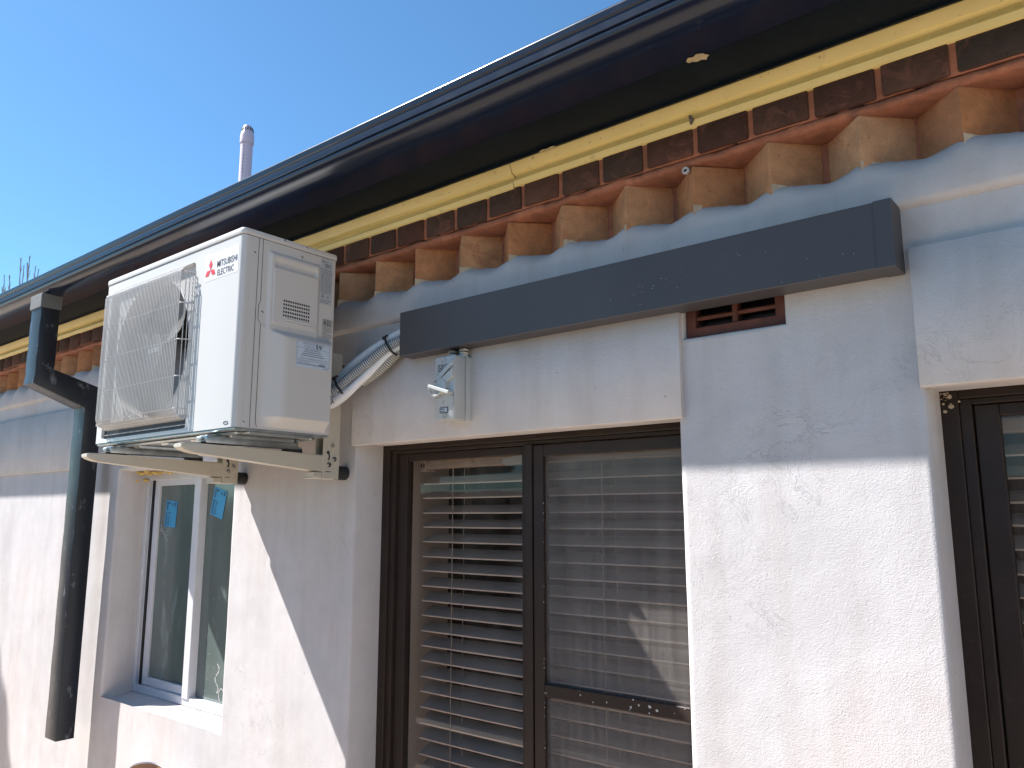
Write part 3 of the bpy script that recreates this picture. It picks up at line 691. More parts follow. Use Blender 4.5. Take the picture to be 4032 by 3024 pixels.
def corrug(P, r, name, mat, parent=None, per=.0066, amp=.0026, step=5):
    pts = catmull(P, 24); L = [0]
    for a, b in zip(pts, pts[1:]): L.append(L[-1] + (b - a).length)
    n = int(L[-1] / per) * step; out = []; i = 0
    for k in range(n + 1):
        s_ = L[-1] * k / n
        while i < len(L) - 2 and L[i + 1] < s_: i += 1
        out.append(pts[i].lerp(pts[i + 1], (s_ - L[i]) / max(1e-9, L[i + 1] - L[i])))
    prof = [-.5, .7, 1, 1, .7]
    mb = MB(); V_, F_ = mb.tube(out, (lambda t: r + amp * prof[int(round(t * n)) % step]), 14)
    for q, f in enumerate(F_[:n * 14]):
        if (q // 14) % step in (0, 4): f.material_index = 1
    if parent: return mb.build(name, [mat, 'groove'], parent, ang=60)
    return mb.build(name, [mat, 'groove'], None, P[-1], ang=60)
for x, yy, lab in ((-1.443, -.028, 'left short grey corrugated conduit rising from the isolator switch'), (-1.402, -.030, 'right short grey corrugated conduit rising from the isolator switch')):
    c_ = corrug([(x, yy, 2.196), (x + .001, yy, 2.182), (x, yy, 2.1655)], .0102, 'corrugated_conduit', 'conduit2'); tag(c_, lab, 'conduit', 'short conduits above the switch')
    mb = MB(); mb.lathe((x, yy, 2.1655), [(.0108, .008), (.0128, .007), (.0128, 0)], 18); mb.build('conduit_collar', 'conduit', c_)

# ================================================================== pipe bundle
def ss_(a, b, x): t = min(1, max(0, (x - a) / (b - a))); return t * t * (3 - 2 * t)
pb = thing('pipe_bundle', 'bundle of white insulated pipes and grey corrugated conduit from air conditioner to duct cover', 'pipes', (-1.75, -.06, 2.10))
mb = MB(); mb.tube(catmull([(-1.99, -.15, 2.09), (-1.93, -.125, 2.098), (-1.876, -.10, 2.124), (-1.851, -.087, 2.142), (-1.820, -.074, 2.176), (-1.748, -.058, 2.219), (-1.692, -.046, 2.245), (-1.644, -.036, 2.264), (-1.59, -.035, 2.275)], 10), .0150, 18)
mb.build('insulated_pipe', 'insul', pb, ang=60)
mb = MB(); mb.tube(catmull([(-1.98, -.17, 2.03), (-1.92, -.145, 2.052), (-1.859, -.112, 2.073), (-1.829, -.100, 2.088), (-1.800, -.088, 2.108), (-1.765, -.074, 2.138), (-1.715, -.056, 2.180), (-1.668, -.043, 2.215), (-1.60, -.033, 2.240)], 10), (lambda t: .0175 - .005 * ss_(.35, .6, t)), 18)
low = mb.build('insulated_pipe', 'insul', pb, ang=60)
corrug([(-1.98, -.165, 2.085), (-1.92, -.14, 2.088), (-1.855, -.128, 2.101), (-1.826, -.112, 2.115), (-1.792, -.096, 2.145), (-1.73, -.078, 2.186), (-1.68, -.062, 2.220), (-1.634, -.048, 2.240), (-1.59, -.042, 2.25)], .0122, 'corrugated_conduit', 'conduit', pb)
corrug([(-1.775, -.060, 2.135), (-1.735, -.050, 2.155), (-1.69, -.042, 2.183), (-1.655, -.034, 2.210), (-1.60, -.028, 2.235)], .0112, 'corrugated_conduit', 'conduit2', pb)
def tie(c, d, rx, ry):
    d = Vector(d).normalized(); a = Vector((0, -1, 0)); a = (a - d * a.dot(d)).normalized(); b = d.cross(a)
    mb = MB(); pts = [Vector(c) + a * rx * math.cos(t) + b * ry * math.sin(t) for t in [i * 2 * PI / 26 for i in range(27)]]
    mb.tube(pts, .0034, 6, False); q = Vector(c) + a * rx * .9 - b * ry * .55
    mb.box(q.x - .005, q.x + .005, q.y - .006, q.y + .002, q.z - .006, q.z + .004, b=.001); mb.build('cable_tie', 'tie', pb)
tie((-1.826, -.092, 2.124), (.82, .25, .50), .030, .036)
tie((-1.664, -.048, 2.232), (.85, .15, .48), .026, .034)
mb = MB()
T_ = Vector((.88, .36, .40)).normalized(); n_ = Vector((.78, -.60, -.14)); n_ = (n_ - T_ * n_.dot(T_)).normalized(); w_2 = n_.cross(T_) * -1
if w_2.z < 0: w_2 = -w_2
def TX(u, v, t):
    a_ = (v - .0065) / .0178
    return Vector((-1.862, -.1135, 2.0715)) + T_ * u + (n_ * math.cos(a_) + w_2 * math.sin(a_)) * .0180
text(mb, '15H', TX, .026, .0130, bold=.01); mb.build('printed_text', 'ink', low)

# ================================================================== air conditioner
AX0, AX1, AYF, AYB, AZ0, AZ1 = -2.586, -1.800, -.455, -.150, 1.972, 2.484
ac = thing('air_conditioner', 'cream white outdoor air conditioner unit on wall brackets under the eaves', 'air conditioner', (-2.19, -.30, 1.972))
def footprint(ex=0., r=.014):
    x0, x1, y0, y1 = AX0 - ex, AX1 + ex, AYF - ex, AYB + ex; P = []
    for cx, cy, a0 in ((x1 - r, y0 + r, -PI / 2), (x1 - .006, y1 - .006, 0), (x0 + .006, y1 - .006, PI / 2), (x0 + r, y0 + r, PI)):
        rr = r if cy < -.3 else .006
        for i in range(6):
            a = a0 + i / 5 * PI / 2; P.append((cx + rr * math.cos(a), cy + rr * math.sin(a)))
    return P
mb = MB()
P = footprint(); n = len(P)
# side, back and corner walls (front flat is closed by the front panel)
zz = [AZ0, AZ1]
skip = n - 1
mb.add([(x, y_, z) for z in zz for x, y_ in P], [(i, (i + 1) % n, n + (i + 1) % n, n + i) for i in range(n) if i != skip])
mb.add([(x, y_, AZ1) for x, y_ in P], [tuple(range(n))])
# front panel with rectangular recess
fx0, fx1 = AX0 + .014, AX1 - .014; hx0, hx1, hz0, hz1 = -2.541, -2.034, 1.984, 2.455; rc = .012
hole = []
for cx, cz, a0 in ((hx1 - rc, hz0 + rc, -PI / 2), (hx1 - rc, hz1 - rc, 0), (hx0 + rc, hz1 - rc, PI / 2), (hx0 + rc, hz0 + rc, PI)):
    for i in range(5): a = a0 + i / 4 * PI / 2; hole.append((cx + rc * math.cos(a), cz + rc * math.sin(a)))
fr = [(fx1, AZ0), (fx1, AZ1), (fx0, AZ1), (fx0, AZ0)]
oc = [mb.bm.verts.new((x, AYF, z)) for x, z in fr]; hc = [mb.bm.verts.new((x, AYF, z)) for x, z in hole]
for q in range(4):
    for i in range(4): mb.bm.faces.new((oc[q], hc[q * 5 + i], hc[q * 5 + i + 1]))
    mb.bm.faces.new((oc[q], hc[q * 5 + 4], hc[(q * 5 + 5) % 20], oc[(q + 1) % 4]))
h2 = [mb.bm.verts.new((x * 1 + (.002 if x < -2.3 else -.002), AYF + .013, z + (.002 if z < 2.2 else -.002))) for x, z in hole]
for i in range(20): mb.bm.faces.new((hc[i], hc[(i + 1) % 20], h2[(i + 1) % 20], h2[i]))
# recessed plate with round orifice
OC = (-2.288, 2.236); OR_ = .214; NS = 80; ring = []
def rectpt(a):
    dx, dz = math.cos(a), math.sin(a); sx_ = ((hx1 - .002 - OC[0]) if dx > 0 else (OC[0] - hx0 - .002)) / max(1e-6, abs(dx)); sz_ = ((hz1 - .002 - OC[1]) if dz > 0 else (OC[1] - hz0 - .002 - .028)) / max(1e-6, abs(dz)); s_ = min(sx_, sz_)
    return (OC[0] + dx * s_, OC[1] + dz * s_)
ro = [mb.bm.verts.new((*(lambda p: (p[0], AYF + .013, p[1]))(rectpt(2 * PI * i / NS)),)) for i in range(NS)]
prevr = ro
for (rr, yy) in ((OR_ + .010, .013), (OR_ + .004, .011), (OR_, .016), (OR_ - .004, .030), (OR_ - .004, .075)):
    cur = [mb.bm.verts.new((OC[0] + rr * math.cos(2 * PI * i / NS), AYF + yy, OC[1] + rr * math.sin(2 * PI * i / NS))) for i in range(NS)]
    for i in range(NS): mb.bm.faces.new((prevr[i], prevr[(i + 1) % NS], cur[(i + 1) % NS], cur[i]))
    prevr = cur
casing = mb.build('casing', 'ac', ac, ang=40)
mb = MB()   # dark strip paints the shaded gap along the recess bottom, studs stand for wire ends
mb.box(hx0 + .004, hx1 - .004, AYF + .008, AYF + .014, hz0 + .001, hz0 + .029)
mb.build('gap_strip', 'acdark', ac)
mb = MB()
for i in range(70):
    x = hx0 + .012 + i * (hx1 - hx0 - .024) / 69
    mb.cyl((x, AYF + .0085, hz0 + .012 + .0), (0, -1, 0), .0018, .003, 6)
mb.build('wire_ends', 'wire', ac)
# coil box and fan
mb = MB(); mb.box(OC[0] - .25, OC[0] + .25, AYB - .05, AYB - .04, AZ0 + .01, AZ1 - .01); mb.box(hx1 + .02, hx1 + .024, AYF + .03, AYB - .04, AZ0 + .01, AZ1 - .01)
mb.build('coil', 'acdark', ac)
mb = MB(); mb.cyl((OC[0], AYF + .020, OC[1]), (0, 1, 0), .052, .06, 36, .058)
for b_ in range(3):
    a0 = b_ * 2 * PI / 3 + .35; vs = []; na, nr = 14, 8
    for i in range(na + 1):
        t = i / na
        for k in range(nr + 1):
            r_ = lerp(.052, .204, k / nr); a = a0 + t * (1.95 - .25 * k / nr) + .35 * (k / nr) ** 2
            yy = AYF + .030 + .058 * (t ** 1.0) + .010 * math.sin(PI * k / nr)
            vs.append((OC[0] + r_ * math.cos(a), yy, OC[1] + r_ * math.sin(a)))
    mb.add(vs, [(i * (nr + 1) + k, i * (nr + 1) + k + 1, (i + 1) * (nr + 1) + k + 1, (i + 1) * (nr + 1) + k) for i in range(na) for k in range(nr)])
fan = mb.build('fan', 'acin', ac, ang=50)
mb = MB(); mb.box(OC[0] - .03, OC[0] + .035, AYF + .018, AYF + .0195, OC[1] - .006, OC[1] + .008); mb.build('hub_sticker', 'logow', fan)
# wire grille
GY = AYF - .031; gx0, gx1, gzb, gzt = -2.520, -2.052, 2.026, 2.428
mb = MB(); WR = .00135; NW = 55
for i in range(NW):
    x = lerp(gx0 + .004, gx1 - .004, i / (NW - 1))
    mb.tube([(x, AYF + .006, gzt + .020), (x, AYF - .012, gzt + .016), (x, GY + .006, gzt + .008), (x, GY, gzt - .004), (x, GY, lerp(gzt, gzb, .33)), (x, GY, lerp(gzt, gzb, .66)), (x, GY, gzb + .014), (x, GY + .007, gzb - .002), (x, AYF - .004, gzb - .014), (x, AYF + .008, gzb - .016)], WR, 6, False)
for z in (gzt - .004, 2.335, 2.231, 2.128, gzb + .012):
    e = 1 if z in (2.335, 2.231, 2.128) else 1
    P_ = [(gx0 - .030, AYF + .010, z), (gx0 - .020, AYF - .006, z), (gx0 - .005, GY + .008, z), (gx0 + .006, GY + .0022, z), (gx1 - .006, GY + .0022, z), (gx1 + .004, GY + .008, z), (gx1 + .012, AYF - .006, z), (gx1 + .016, AYF + .010, z)]
    mb.tube(P_, WR * 1.25, 6, False)
for z, yy in ((gzt + .009, GY + .008), (gzb - .001, GY + .010), (gzb - .007, GY + .017), (gzb - .012, GY + .024)): mb.tube([(gx0 - .012, yy, z), (gx1 + .006, yy, z)], WR, 6, False)
for k, (dx, yy) in enumerate(((.006, GY + .011), (.010, GY + .020), (.0135, GY + .028))):
    for sgn, gx in ((-1, gx0 - .006), (1, gx1)): mb.tube([(gx + sgn * dx * (1.5 if sgn < 0 else 1), yy, gzt + .006), (gx + sgn * dx * (1.5 if sgn < 0 else 1), yy, gzb - .004)], WR, 6, False)
mb.build('wire_grille', 'wire', ac, ang=80)
# lid
mb = MB(); rings = []
for ex, z in ((.0016, AZ1 + .002), (.0022, AZ1 + .003), (.0022, AZ1 + .014), (.0008, AZ1 + .0185), (-.004, AZ1 + .0205)):
    rings.append([(x, y_, z) for x, y_ in footprint(ex)])
for k in range(len(rings) - 1): mb.add(rings[k] + rings[k + 1], [(i, (i + 1) % n, n + (i + 1) % n, n + i) for i in range(n)])
mb.add(rings[-1], [tuple(range(n))]); mb.add(rings[0], [tuple(range(n))])
mb.build('lid', 'ac', ac, ang=50)
mb = MB(); mb.prism(footprint(-.0012), lambda u, v, t: (u, v, t), AZ1 - .001, AZ1 + .0025); mb.build('lid_gap', 'seam', ac)
# service side
def ss(a, b, x): t = min(1, max(0, (x - a) / (b - a))); return t * t * (3 - 2 * t)
def sideh(y_, z):
    h = 0.0
    # upper cover
    u = min(ss(-.378, -.368, y_), 1 - ss(-.214, -.206, y_), 1 - ss(2.450, 2.458, z), ss(2.18, 2.2, z)); h = max(h, .006 * u)
    # grip recess
    if -.360 < y_ < -.219 and 2.4125 < z < 2.442:
        h = -.009 + .015 * (z - 2.4125) / .0295
    elif -.362 < y_ < -.217 and z < 2.4125 and z > 2.26:
        h = max(h, .0085)
    # lower bulge with sloping front, chamfered bottom
    b_ = min(ss(-.392, -.315, y_), 1 - ss(-.172, -.166, y_), 1 - ss(2.222, 2.250, z))
    if z < 2.006: b_ *= max(0, (z - 1.979) / .027)
    h = max(h, .024 * b_)
    # two pressed ridges
    for zc in (2.2765, 2.2690):
        if -.322 < y_ < -.232 and abs(z - zc) < .0022: h += .0018
    return h
mb = MB(); ys = rows([-.432 + i * .0035 for i in range(80)] + [-.3600, -.3601, -.219, -.2189]); ys = [v for v in ys if v <= -.156]
zs_ = rows([AZ0 + .0005 + i * .0037 for i in range(140)] + [2.4126, 2.4124, 2.4419, 2.4421, 1.979, 2.006]); zs_ = [v for v in zs_ if v <= AZ1 - .001]
vs = [(AX1 + .0006 + sideh(y_, z), y_, z) for y_ in ys for z in zs_]; nz_ = len(zs_)
mb.add(vs, [(i * nz_ + k, (i + 1) * nz_ + k, (i + 1) * nz_ + k + 1, i * nz_ + k + 1) for i in range(len(ys) - 1) for k in range(nz_ - 1)])
mb.build('service_cover', 'ac', ac, ang=45)
XS = AX1 + .0006
mb = MB()   # seams
for pts in ([(-.4085, 2.483), (-.4085, 2.300), (-.4085, 1.974)], [(-.396, 2.483), (-.3955, 2.312), (-.4005, 2.303), (-.4005, 2.262), (-.392, 2.250), (-.3925, 1.990), (-.388, 1.976)]):
    for (a, za), (b, zb) in zip(pts, pts[1:]):
        mb.add([(XS + .0005, a - .0008, za), (XS + .0005, a + .0008, za), (XS + .0005, b + .0008, zb), (XS + .0005, b - .0008, zb)], [(0, 1, 2, 3)])
mb.build('panel_seam', 'seam', ac)
for (yy, z, x) in ((-.420, 2.440, AX1), (-.3885, 2.283, XS), (-.270, 2.466, XS), (-.331, 2.4975, AX1 + .002), (-.257, 2.4975, AX1 + .002), (-.426, 1.986, AX1)):
    mb = MB(); mb.lathe((0, 0, 0), [(0, .0026), (.0022, .0024), (.0036, .0012), (.0040, 0)], 12)
    for v in mb.bm.verts: v.co = Vector((x + v.co.z - .0003, yy + v.co.x, z + v.co.y))
    mb.build('screw', 'screw', ac)
# vent slots on the cover
mb = MB()
for r_ in range(5):
    z = 2.3265 - r_ * .0103; xx = XS + .0085
    for k in range(12):
        y0_ = -.330 + k * .00735; mb.box(xx - .001, xx + .0007, y0_, y0_ + .0048, z - .0026, z + .0026, b=.0003)
mb.build('vent_slots', 'acdark', ac)
# labels.  side plane mapping: u runs towards the wall (+y), v up
def SP(y0_, z0_, x): return lambda u, v, t: (x + t, y0_ + u, z0_ + v)
def rect(mb, f, w_, h_, t=.0003, m=0): mb.add([f(0, 0, t), f(w_, 0, t), f(w_, h_, t), f(0, h_, t)], [(0, 1, 2, 3)], m)
def lines(mb, y0_, z0_, x, w_, rows_, h_, pitch, m=1, gap=.002):
    for r_ in range(rows_):
        u = 0
        while u < w_:
            q = random.uniform(.002, .006)
            mb.add([(x, y0_ + u, z0_ - r_ * pitch), (x, y0_ + min(u + q, w_), z0_ - r_ * pitch), (x, y0_ + min(u + q, w_), z0_ - r_ * pitch + h_), (x, y0_ + u, z0_ - r_ * pitch + h_)], [(0, 1, 2, 3)], m)
            u += q + random.uniform(.0006, gap)
mb = MB(); xl = XS + .0004
rect(mb, SP(-.2055, 2.346, xl), .042, .134)
def diam(mb, c, s_, f, m=1):
    for a in (0, 2 * PI / 3, -2 * PI / 3):
        P_ = [(0, 0), (s_ * .5, s_ * .866), (0, s_ * 1.732), (-s_ * .5, s_ * .866)]
        mb.add([f(c[0] + px * math.cos(a) - pz * math.sin(a), c[1] + px * math.sin(a) + pz * math.cos(a), .0008) for px, pz in P_], [(0, 1, 2, 3)], m)
diam(mb, (.006, .1255), .0027, SP(-.2055, 2.346, xl))
lines(mb, -.195, 2.4705, xl + .0008, .012, 1, .002, .003)
lines(mb, -.192, 2.463, xl + .0008, .022, 2, .0028, .0058, gap=.0008)
lines(mb, -.2035, 2.450, xl + .0008, .037, 22, .0011, .0034, gap=.004)
for cx, s_ in ((-.196, .010), (-.1775, .007)):
    z = 2.3665
    mb.add([(xl + .0008, cx - s_ * .55, z), (xl + .0008, cx + s_ * .55, z), (xl + .0008, cx, z + s_)], [(0, 1, 2)], 1); mb.add([(xl + .0012, cx - s_ * .33, z + s_ * .12), (xl + .0012, cx + s_ * .33, z + s_ * .12), (xl + .0012, cx, z + s_ * .72)], [(0, 1, 2)], 0)
rect(mb, SP(-.203, 2.3585, xl), .037, .0009, .0008, 1); lines(mb, -.203, 2.3535, xl + .0008, .030, 2, .0012, .0034)
mb.build('rating_label', ['greylbl', 'ink'], ac)
mb = MB()
f = SP(-.192, 2.284, XS + .0008)
for a, b_, c_, d_ in ((0, 0, .033, .0009), (0, .0181, .033, .0009), (0, 0, .0009, .019), (.0321, 0, .0009, .019)): mb.add([f(a, b_, .0002), f(a + c_, b_, .0002), f(a + c_, b_ + d_, .0002), f(a, b_ + d_, .0002)], [(0, 1, 2, 3)])
text(mb, 'R32', SP(-.1885, 2.2862, XS + .0008), .026, .0118, bold=.03)
lines(mb, -.189, 2.2995, XS + .0011, .027, 1, .0011, .003, 0, .0006)
lines(mb, -.192, 2.2795, XS + .0011, .032, 4, .0012, .0042, 0, .0008); lines(mb, -.192, 2.2627, XS + .0011, .017, 1, .0012, .004, 0)
for y0_ in (-.191, -.174):
    f = SP(y0_, 2.250, XS + .0011)
    for a, b_, c_, d_ in ((0, 0, .012, .0008), (0, .0082, .012, .0008), (0, 0, .0008, .009), (.0112, 0, .0008, .009), (.0052, .001, .0008, .0075)): mb.add([f(a, b_, 0), f(a + c_, b_, 0), f(a + c_, b_ + d_, 0), f(a, b_ + d_, 0)], [(0, 1, 2, 3)])
mb.build('refrigerant_mark', 'ink', ac)
mb = MB(); XB = XS + .024 + .0004; Y0, Z0, LW, LH = -.2935, 2.1495, .113, .072
rect(mb, SP(Y0, Z0, XB), LW, LH)
f = SP(Y0, Z0, XB + .0004)
for a, b_, c_, d_ in ((.002, .0700, .109, .0007), (.002, .0535, .109, .0007), (.002, .0185, .109, .0007), (.002, .0075, .109, .0007), (.002, .0075, .0007, .063), (.1103, .0075, .0007, .063)): mb.add([f(a, b_, 0), f(a + c_, b_, 0), f(a + c_, b_ + d_, 0), f(a, b_ + d_, 0)], [(0, 1, 2, 3)], 1)
text(mb, 'OUTSIDE SOUND', SP(Y0 + .022, Z0 + .0640, XB), .038, .0042, .0005, 1); text(mb, 'POWER LEVEL', SP(Y0 + .026, Z0 + .0568, XB), .034, .0042, .0005, 1)
text(mb, '59', SP(Y0 + .063, Z0 + .0550, XB), .021, .0130, .0005, 2, .025); text(mb, 'dBA', SP(Y0 + .087, Z0 + .0640, XB), .0065, .0032, .0005, 1)
for k in range(4): lines(mb, Y0 + .028 - k * .004, Z0 + .0485 - k * .0055, XB + .0005, .050 + k * .009, 1, .0020, .003, 1, .0008)
text(mb, 'CONSULT YOUR SUPPLIER BEFORE INSTALLATION', SP(Y0 + .010, Z0 + .0225, XB), .092, .0038, .0005, 1)
text(mb, 'MANUFACTURER', SP(Y0 + .010, Z0 + .0135, XB), .034, .0034, .0005, 1); lines(mb, Y0 + .080, Z0 + .0140, XB + .0005, .016, 1, .0014, .003)
lines(mb, Y0 + .004, Z0 + .0092, XB + .0005, .066, 1, .0014, .003, 1, .0006); mb.add([(XB + .0005, Y0 + .074, Z0 + .009), (XB + .0005, Y0 + .098, Z0 + .009), (XB + .0005, Y0 + .098, Z0 + .0125), (XB + .0005, Y0 + .074, Z0 + .0125)], [(0, 1, 2, 3)], 1)
lines(mb, Y0 + .091, Z0 + .0025, XB + .0005, .018, 1, .0016, .003, 1, .0004)
mb.build('sound_level_label', ['bluelbl', 'inkblue', 'ink'], ac)
# front name plate
mb = MB(); FP = lambda x0_, z0_: (lambda u, v, t: (x0_ + u, AYF - .0004 - t, z0_ + v))
f = FP(-1.984, 2.384); w_, h_, r_ = .166, .075, .005; P_ = []
for cx, cz, a0 in ((w_ - r_, r_, -PI / 2), (w_ - r_, h_ - r_, 0), (r_, h_ - r_, PI / 2), (r_, r_, PI)):
    for i in range(5): a = a0 + i / 4 * PI / 2; P_.append(f(cx + r_ * math.cos(a), cz + r_ * math.sin(a), 0))
mb.add(P_, [tuple(range(20))], 0)
diam(mb, (-1.954, 2.4135), .0175, lambda u, v, t: (u, AYF - .0012, v), 1)
text(mb, 'MITSUBISHI', FP(-1.921, 2.4150), .097, .0185, .0008, 2, .006); text(mb, 'ELECTRIC', FP(-1.918, 2.3905), .080, .0175, .0008, 2, .006)
mb.build('name_plate', ['logow', 'red', 'ink'], ac)
mb = MB(); f = FP(-1.838, 1.982)
for i in range(12):
    pass
mb.tube([(-1.838 + .006 * math.cos(a) + (.008 if math.cos(a) > 0 else 0), AYF - .0006, 1.9845 + .0036 * math.sin(a)) for a in [i * 2 * PI / 20 for i in range(21)]], .0007, 5, False)
mb.build('corner_slot', 'seam', ac)
# base pan with stampings and feet rails
mb = MB(); mb.box(AX0 + .006, AX1 - .004, AYF + .006, AYB - .004, AZ0 - .006, AZ0 + .002, b=.002)
for i in range(9):
    x = AX0 + .07 + i * .083; d_ = .012 if i % 2 else .006
    mb.box(x, x + .045, AYF + .05, AYB - .05, AZ0 - .006 - d_, AZ0 - .004, b=.005)
for yy in (AYF + .028, AYB - .045): mb.box(AX0 + .03, AX1 - .03, yy, yy + .018, AZ0 - .014, AZ0 - .005, b=.004)
mb.build('base_pan', 'galv', ac)
for bx_ in (-1.922, -2.462):
    mb = MB(); mb.box(bx_ - .022, bx_ + .020, AYF - .013, AYB - .030, 1.936, 1.958, b=.005, seg=2)
    mb.box(bx_ - .015, bx_ + .013, AYF + .04, AYB - .06, 1.956, 1.970, b=.003); mb.box(bx_ - .014, bx_ + .012, AYF - .022, AYF + .002, 1.944, 1.954, b=.003)
    mb.box(bx_ - .010, bx_ + .010, AYB - .032, AYB - .010, 1.936, 1.944, b=.002); mb.build('foot_rail', 'galv', ac)

# ================================================================== wall brackets
def bracket(x, lab):
    t = thing('wall_bracket', lab, 'bracket', (x, -.05, 1.855), 'brackets carrying the air conditioner')
    mb = MB(); xr = x; xl_ = x - .040
    # arm: channel, tapering to the tip
    sec = [(-.090, 1.876, 1.926), (-.30, 1.893, 1.930), (-.470, 1.907, 1.9335), (-.505, 1.9105, 1.934), (-.524, 1.916, 1.9335), (-.534, 1.922, 1.931)]
    vs = []
    for (yy, za, zb) in sec: vs += [(xl_, yy, za), (xr, yy, za), (xr, yy, zb), (xl_, yy, zb)]
    V, Fc = mb.add(vs, [(i * 4 + k, i * 4 + (k + 1) % 4, (i + 1) * 4 + (k + 1) % 4, (i + 1) * 4 + k) for i in range(len(sec) - 1) for k in range(4)] + [(0, 3, 2, 1), (20, 21, 22, 23)])
    bmesh.ops.bevel(mb.bm, geom=[e for e in mb.bm.edges if abs(e.verts[0].co.y - e.verts[1].co.y) > .005] , offset=.003, segments=2, affect='EDGES')
    mb.build('arm', 'bracket', t, ang=40)
    mb = MB(); mb.box(xr - .003, xr + .0012, -.096, -.036, 1.856, 2.236, b=.0012); mb.box(xl_, xr - .003, -.0400, -.0365, 1.857, 2.235, b=.001); mb.box(xl_ - .001, xl_ + .002, -.094, -.0366, 1.857, 2.234, b=.001)
    mb.box(xl_ + .002, xr - .003, -.1300, -.0400, 1.8565, 1.8600, b=.001); mb.box(xl_, xr + .0008, -.128, -.0965, 1.858, 1.876, b=.002)
    r_ = mb.build('upright', 'bracket', t)
    for (yy, z) in ((-.074, 1.898), (-.055, 1.915)):
        mb = MB(); mb.cyl((xr + .001, yy, z), (1, 0, 0), .0075, .0015, 16); mb.cyl((xr + .0022, yy, z), (1, 0, 0), .0052, .0045, 6); mb.build('bolt', 'screw', t)
    mb = MB(); mb.cyl((xr - .004, -.064, 1.955), (1, 0, 0), .0042, .010, 12, .0058)
    mb.build('bolt', 'screw', t)
    mb = MB(); mb.tube([(xr + .0012, -.080, 1.936), (xr + .0012, -.076, 1.931), (xr + .0012, -.073, 1.922), (xr + .0012, -.077, 1.912)], .0026, 6); mb.cyl((xr + .0006, -.078, 1.934), (1, 0, 0), .0055, .0012, 12)
    mb.build('slot', 'acdark', t); mb = MB(); mb.box(xr + .0008, xr + .0016, -.086, -.066, 1.8765, 1.8785); mb.build('slot', 'acdark', t)
    mb = MB(); mb.box(xl_ + .004, xr - .004, -.480, -.410, 1.9345, 1.9395, b=.001); mb.box(xl_ + .004, xr - .004, -.215, -.165, 1.9275, 1.938, b=.001); mb.each('rubber_pad', 'rubber', t)
    mb = MB(); mb.cyl((x - .012, -.0364, 1.876), (0, 1, 0), .021, .034, 24); mb.cyl((x - .016, -.0364, 2.19), (0, 1, 0), .018, .034, 24); mb.each('rubber_spacer', 'rubber', t)
    return t
bracket(-1.900, 'right cream wall bracket under the labelled side of the air conditioner')
bracket(-2.440, 'left cream wall bracket above the small white window')

# ================================================================== vent pipe, pot, trees, ground
vp = thing('vent_pipe', 'pale pvc vent pipe with slotted cap standing above the roof against the sky', 'pipe', (-3.39, .5, 3.0))
mb = MB(); mb.tube([(-3.39, .5, 3.0), (-3.39, .5, 3.62)], .0300, 28); mb.build('pipe', 'pvc', vp)
mb = MB(); mb.lathe((-3.39, .5, 0), [(.0300, 3.602), (.0335, 3.600), (.0340, 3.604), (.0340, 3.640), (.0325, 3.650), (.0215, 3.690), (.017, 3.697), (0, 3.6985)], 30); cp = mb.build('cap', 'pvc', vp)
mb = MB()
for i in range(12):
    a = i * PI / 6; r_ = .0262; q = Matrix.Rotation(a, 3, 'Z')
    V = mb.box(-.0022, .0022, -.002, .0015, -.010, .010, rot=Matrix.Rotation(-.28, 3, 'X'), c=(0, 0, 0))
    for v in V: v.co = q @ (v.co + Vector((0, -r_ - .0010, 0))) + Vector((-3.39, .5, 3.675))
mb.build('cap_slots', 'seam', cp)
mb = MB()
for i in range(26):
    z = 3.595 - i * .018; h_ = .009 if i > 3 and i < 10 else .004
    a = -1.10; mb.add([(-3.39 + .0304 * math.cos(a + s_), .5 + .0304 * math.sin(a + s_), z + q) for s_, q in ((0, 0), (.16, 0), (.16, h_), (0, h_))], [(0, 1, 2, 3)])
mb.build('printed_text', 'inkblue', vp)

pot = thing('plant_pot', 'white pot with brown inside at the bottom edge below the small window', 'pot', (-2.68, -.16, 0))
mb = MB(); mb.lathe((-2.68, -.16, 0), [(0, .0), (.15, .0), (.14, .4), (.075, .890), (.061, .917), (.0595, .918), (.0575, .914)], 40)
for v in mb.bm.verts: v.co.z -= (v.co.x + 2.68) * .30 * (v.co.z > .7)
mb.build('body', 'pot', pot)
mb = MB(); mb.lathe((-2.68, -.16, 0), [(.0577, .9145), (.052, .888), (.046, .835), (0, .83)], 40)
for v in mb.bm.verts: v.co.z -= (v.co.x + 2.68) * .30
mb.build('inner_wall', 'clay', pot)

def branch(mb, p, d, L, r, depth, spread, tips):
    pts = [p]; q = p.copy(); dd = d.copy()
    for i in range(4):
        dd = (dd + Vector((random.gauss(0, .08), random.gauss(0, .08), random.gauss(.02, .05)))).normalized(); q = q + dd * L / 4; pts.append(q.copy())
    mb.tube(pts, (lambda t: r * (1 - .55 * t)), 6 if r < .03 else 10)
    tips.append((q, dd))
    if depth:
        for k in range(3 if depth > 1 else 4):
            nd = (dd + Vector((random.gauss(0, spread), random.gauss(0, spread), random.uniform(0, .5)))).normalized()
            branch(mb, pts[2 + k % 3], nd, L * random.uniform(.55, .8), r * .5, depth - 1, spread, tips)
bt = thing('bare_tree', 'thin bare twigs of a distant tree rising over the left end of the roof', 'tree', (-13.7, 3.0, 0))
mb = MB(); tips = []; mb.tube([(-13.7, 3, 0), (-13.72, 3.02, 1.4), (-13.68, 2.98, 2.7)], lambda t: .14 - .05 * t, 12); mb.build('trunk', 'bark', bt)
mb = MB()
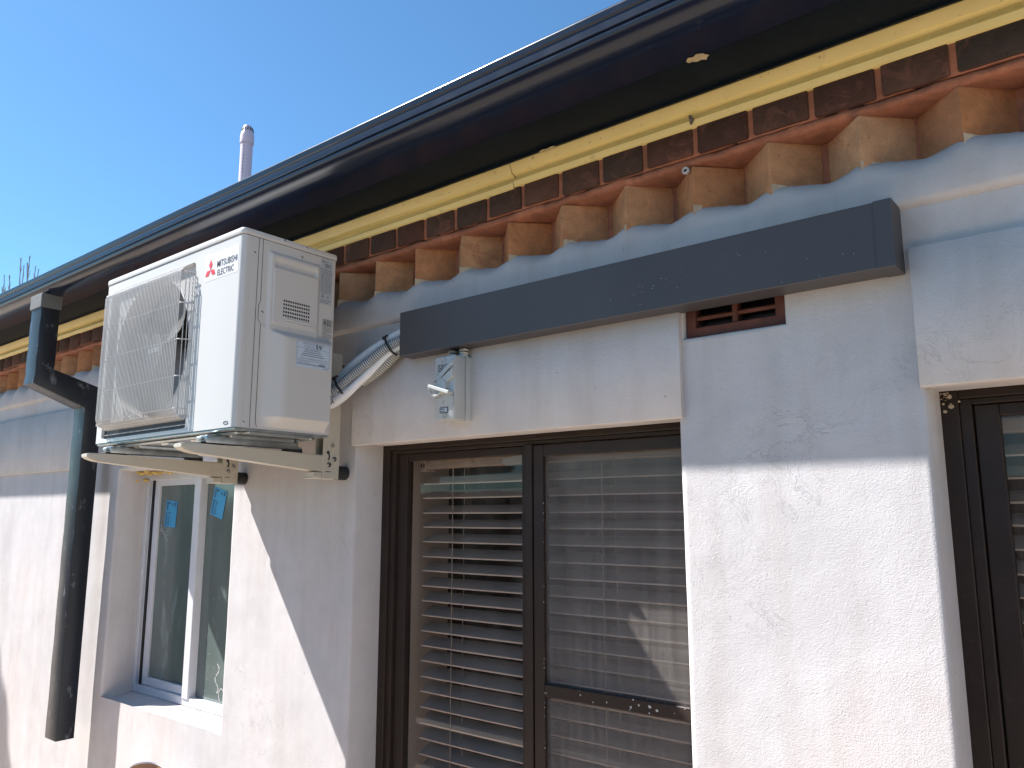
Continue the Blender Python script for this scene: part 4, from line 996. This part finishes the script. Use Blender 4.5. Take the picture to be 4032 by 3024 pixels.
for (dx, h_) in ((-.85, 5.50), (-.64, 5.66), (-.35, 5.58), (-.12, 5.74), (-.02, 5.70), (.10, 5.78), (.24, 5.66), (.42, 5.74), (.55, 5.60), (.72, 5.56)):
    base = Vector((-13.69, 3, 2.6)); top = Vector((-13.7 + dx, 3 + random.uniform(-.2, .2), h_)); pts = []
    for i in range(9):
        t = i / 8; pts.append(base.lerp(top, t) + Vector((dx * .25 * math.sin(PI * t), 0, 0)) + Vector((random.gauss(0, .012), 0, 0)))
    mb.tube(pts, lambda t: .034 * (1 - t) ** 2 + .006, 6)
    for k in range(9):
        t = random.uniform(.72, .98); p = base.lerp(top, t) + Vector((dx * .25 * math.sin(PI * t), 0, 0)); q = p + Vector((random.choice((-1, 1)) * random.uniform(.02, .07), 0, random.uniform(.05, .15)))
        mb.tube([p, p.lerp(q, .5) + Vector((0, 0, -.01)), q], lambda t: .005 - .002 * t, 5)
mb.build('crown', 'twig', bt)
# leafy tree outside the frame on the left: throws the soft shadow at the bottom left corner
lt = thing('leafy_tree', 'leafy garden tree left of the photo casting soft shade on the wall', 'tree', (-7.6, -1.35, 0))
mb = MB(); mb.tube([(-7.6, -1.35, 0), (-7.55, -1.36, 1.7), (-7.36, -1.32, 3.5)], lambda t: .07 - .03 * t, 12); mb.build('trunk', 'bark', lt)
mb = MB()
for i in range(2600):
    while True:
        v = Vector((random.uniform(-1, 1), random.uniform(-1, 1), random.uniform(-1, 1)))
        if v.length < 1 and N(v.x, v.y, v.z, 2.2) > -.15: break
    p = Vector((-7.33, -1.32, 3.90)) + Vector((v.x * .27, v.y * .27, v.z * .72)); d = Vector((random.gauss(0, .4), random.gauss(0, .4), -1)).normalized(); s_ = d.cross(Vector((random.random(), random.random(), .2))).normalized() * .018
    mb.add([p, p + d * .06 + s_, p + d * .13, p + d * .06 - s_], [(0, 1, 2, 3)])
mb.build('crown', 'leaf', lt)

fc = thing('added_fence', 'added unseen timber paling fence behind the camera, shaping bounce light and reflections', 'fence', (-3, -3.2, 0))  # added out of view to cut low sky and shape bounce light and reflections
mb = MB(); x = -12.0
while x < 7: mb.box(x, x + .095, -3.2, -3.182, .05, 1.95 + random.uniform(-.01, .01), b=.003); x += .1
mb.build('palings', 'paling', fc)
mb = MB(); mb.box(-12, 7, -3.245, -3.201, .35, .42); mb.build('rail', 'paling', fc); mb = MB(); mb.box(-12, 7, -3.245, -3.201, 1.35, 1.42); mb.build('rail', 'paling', fc)
mb = MB(); mb.add([(-400, -400, 0), (400, -400, 0), (400, 400, 0), (-400, 400, 0)], [(0, 1, 2, 3)])
gr = mb.build('ground', 'ground', None, (0, 0, 0)); gr['kind'] = 'structure'
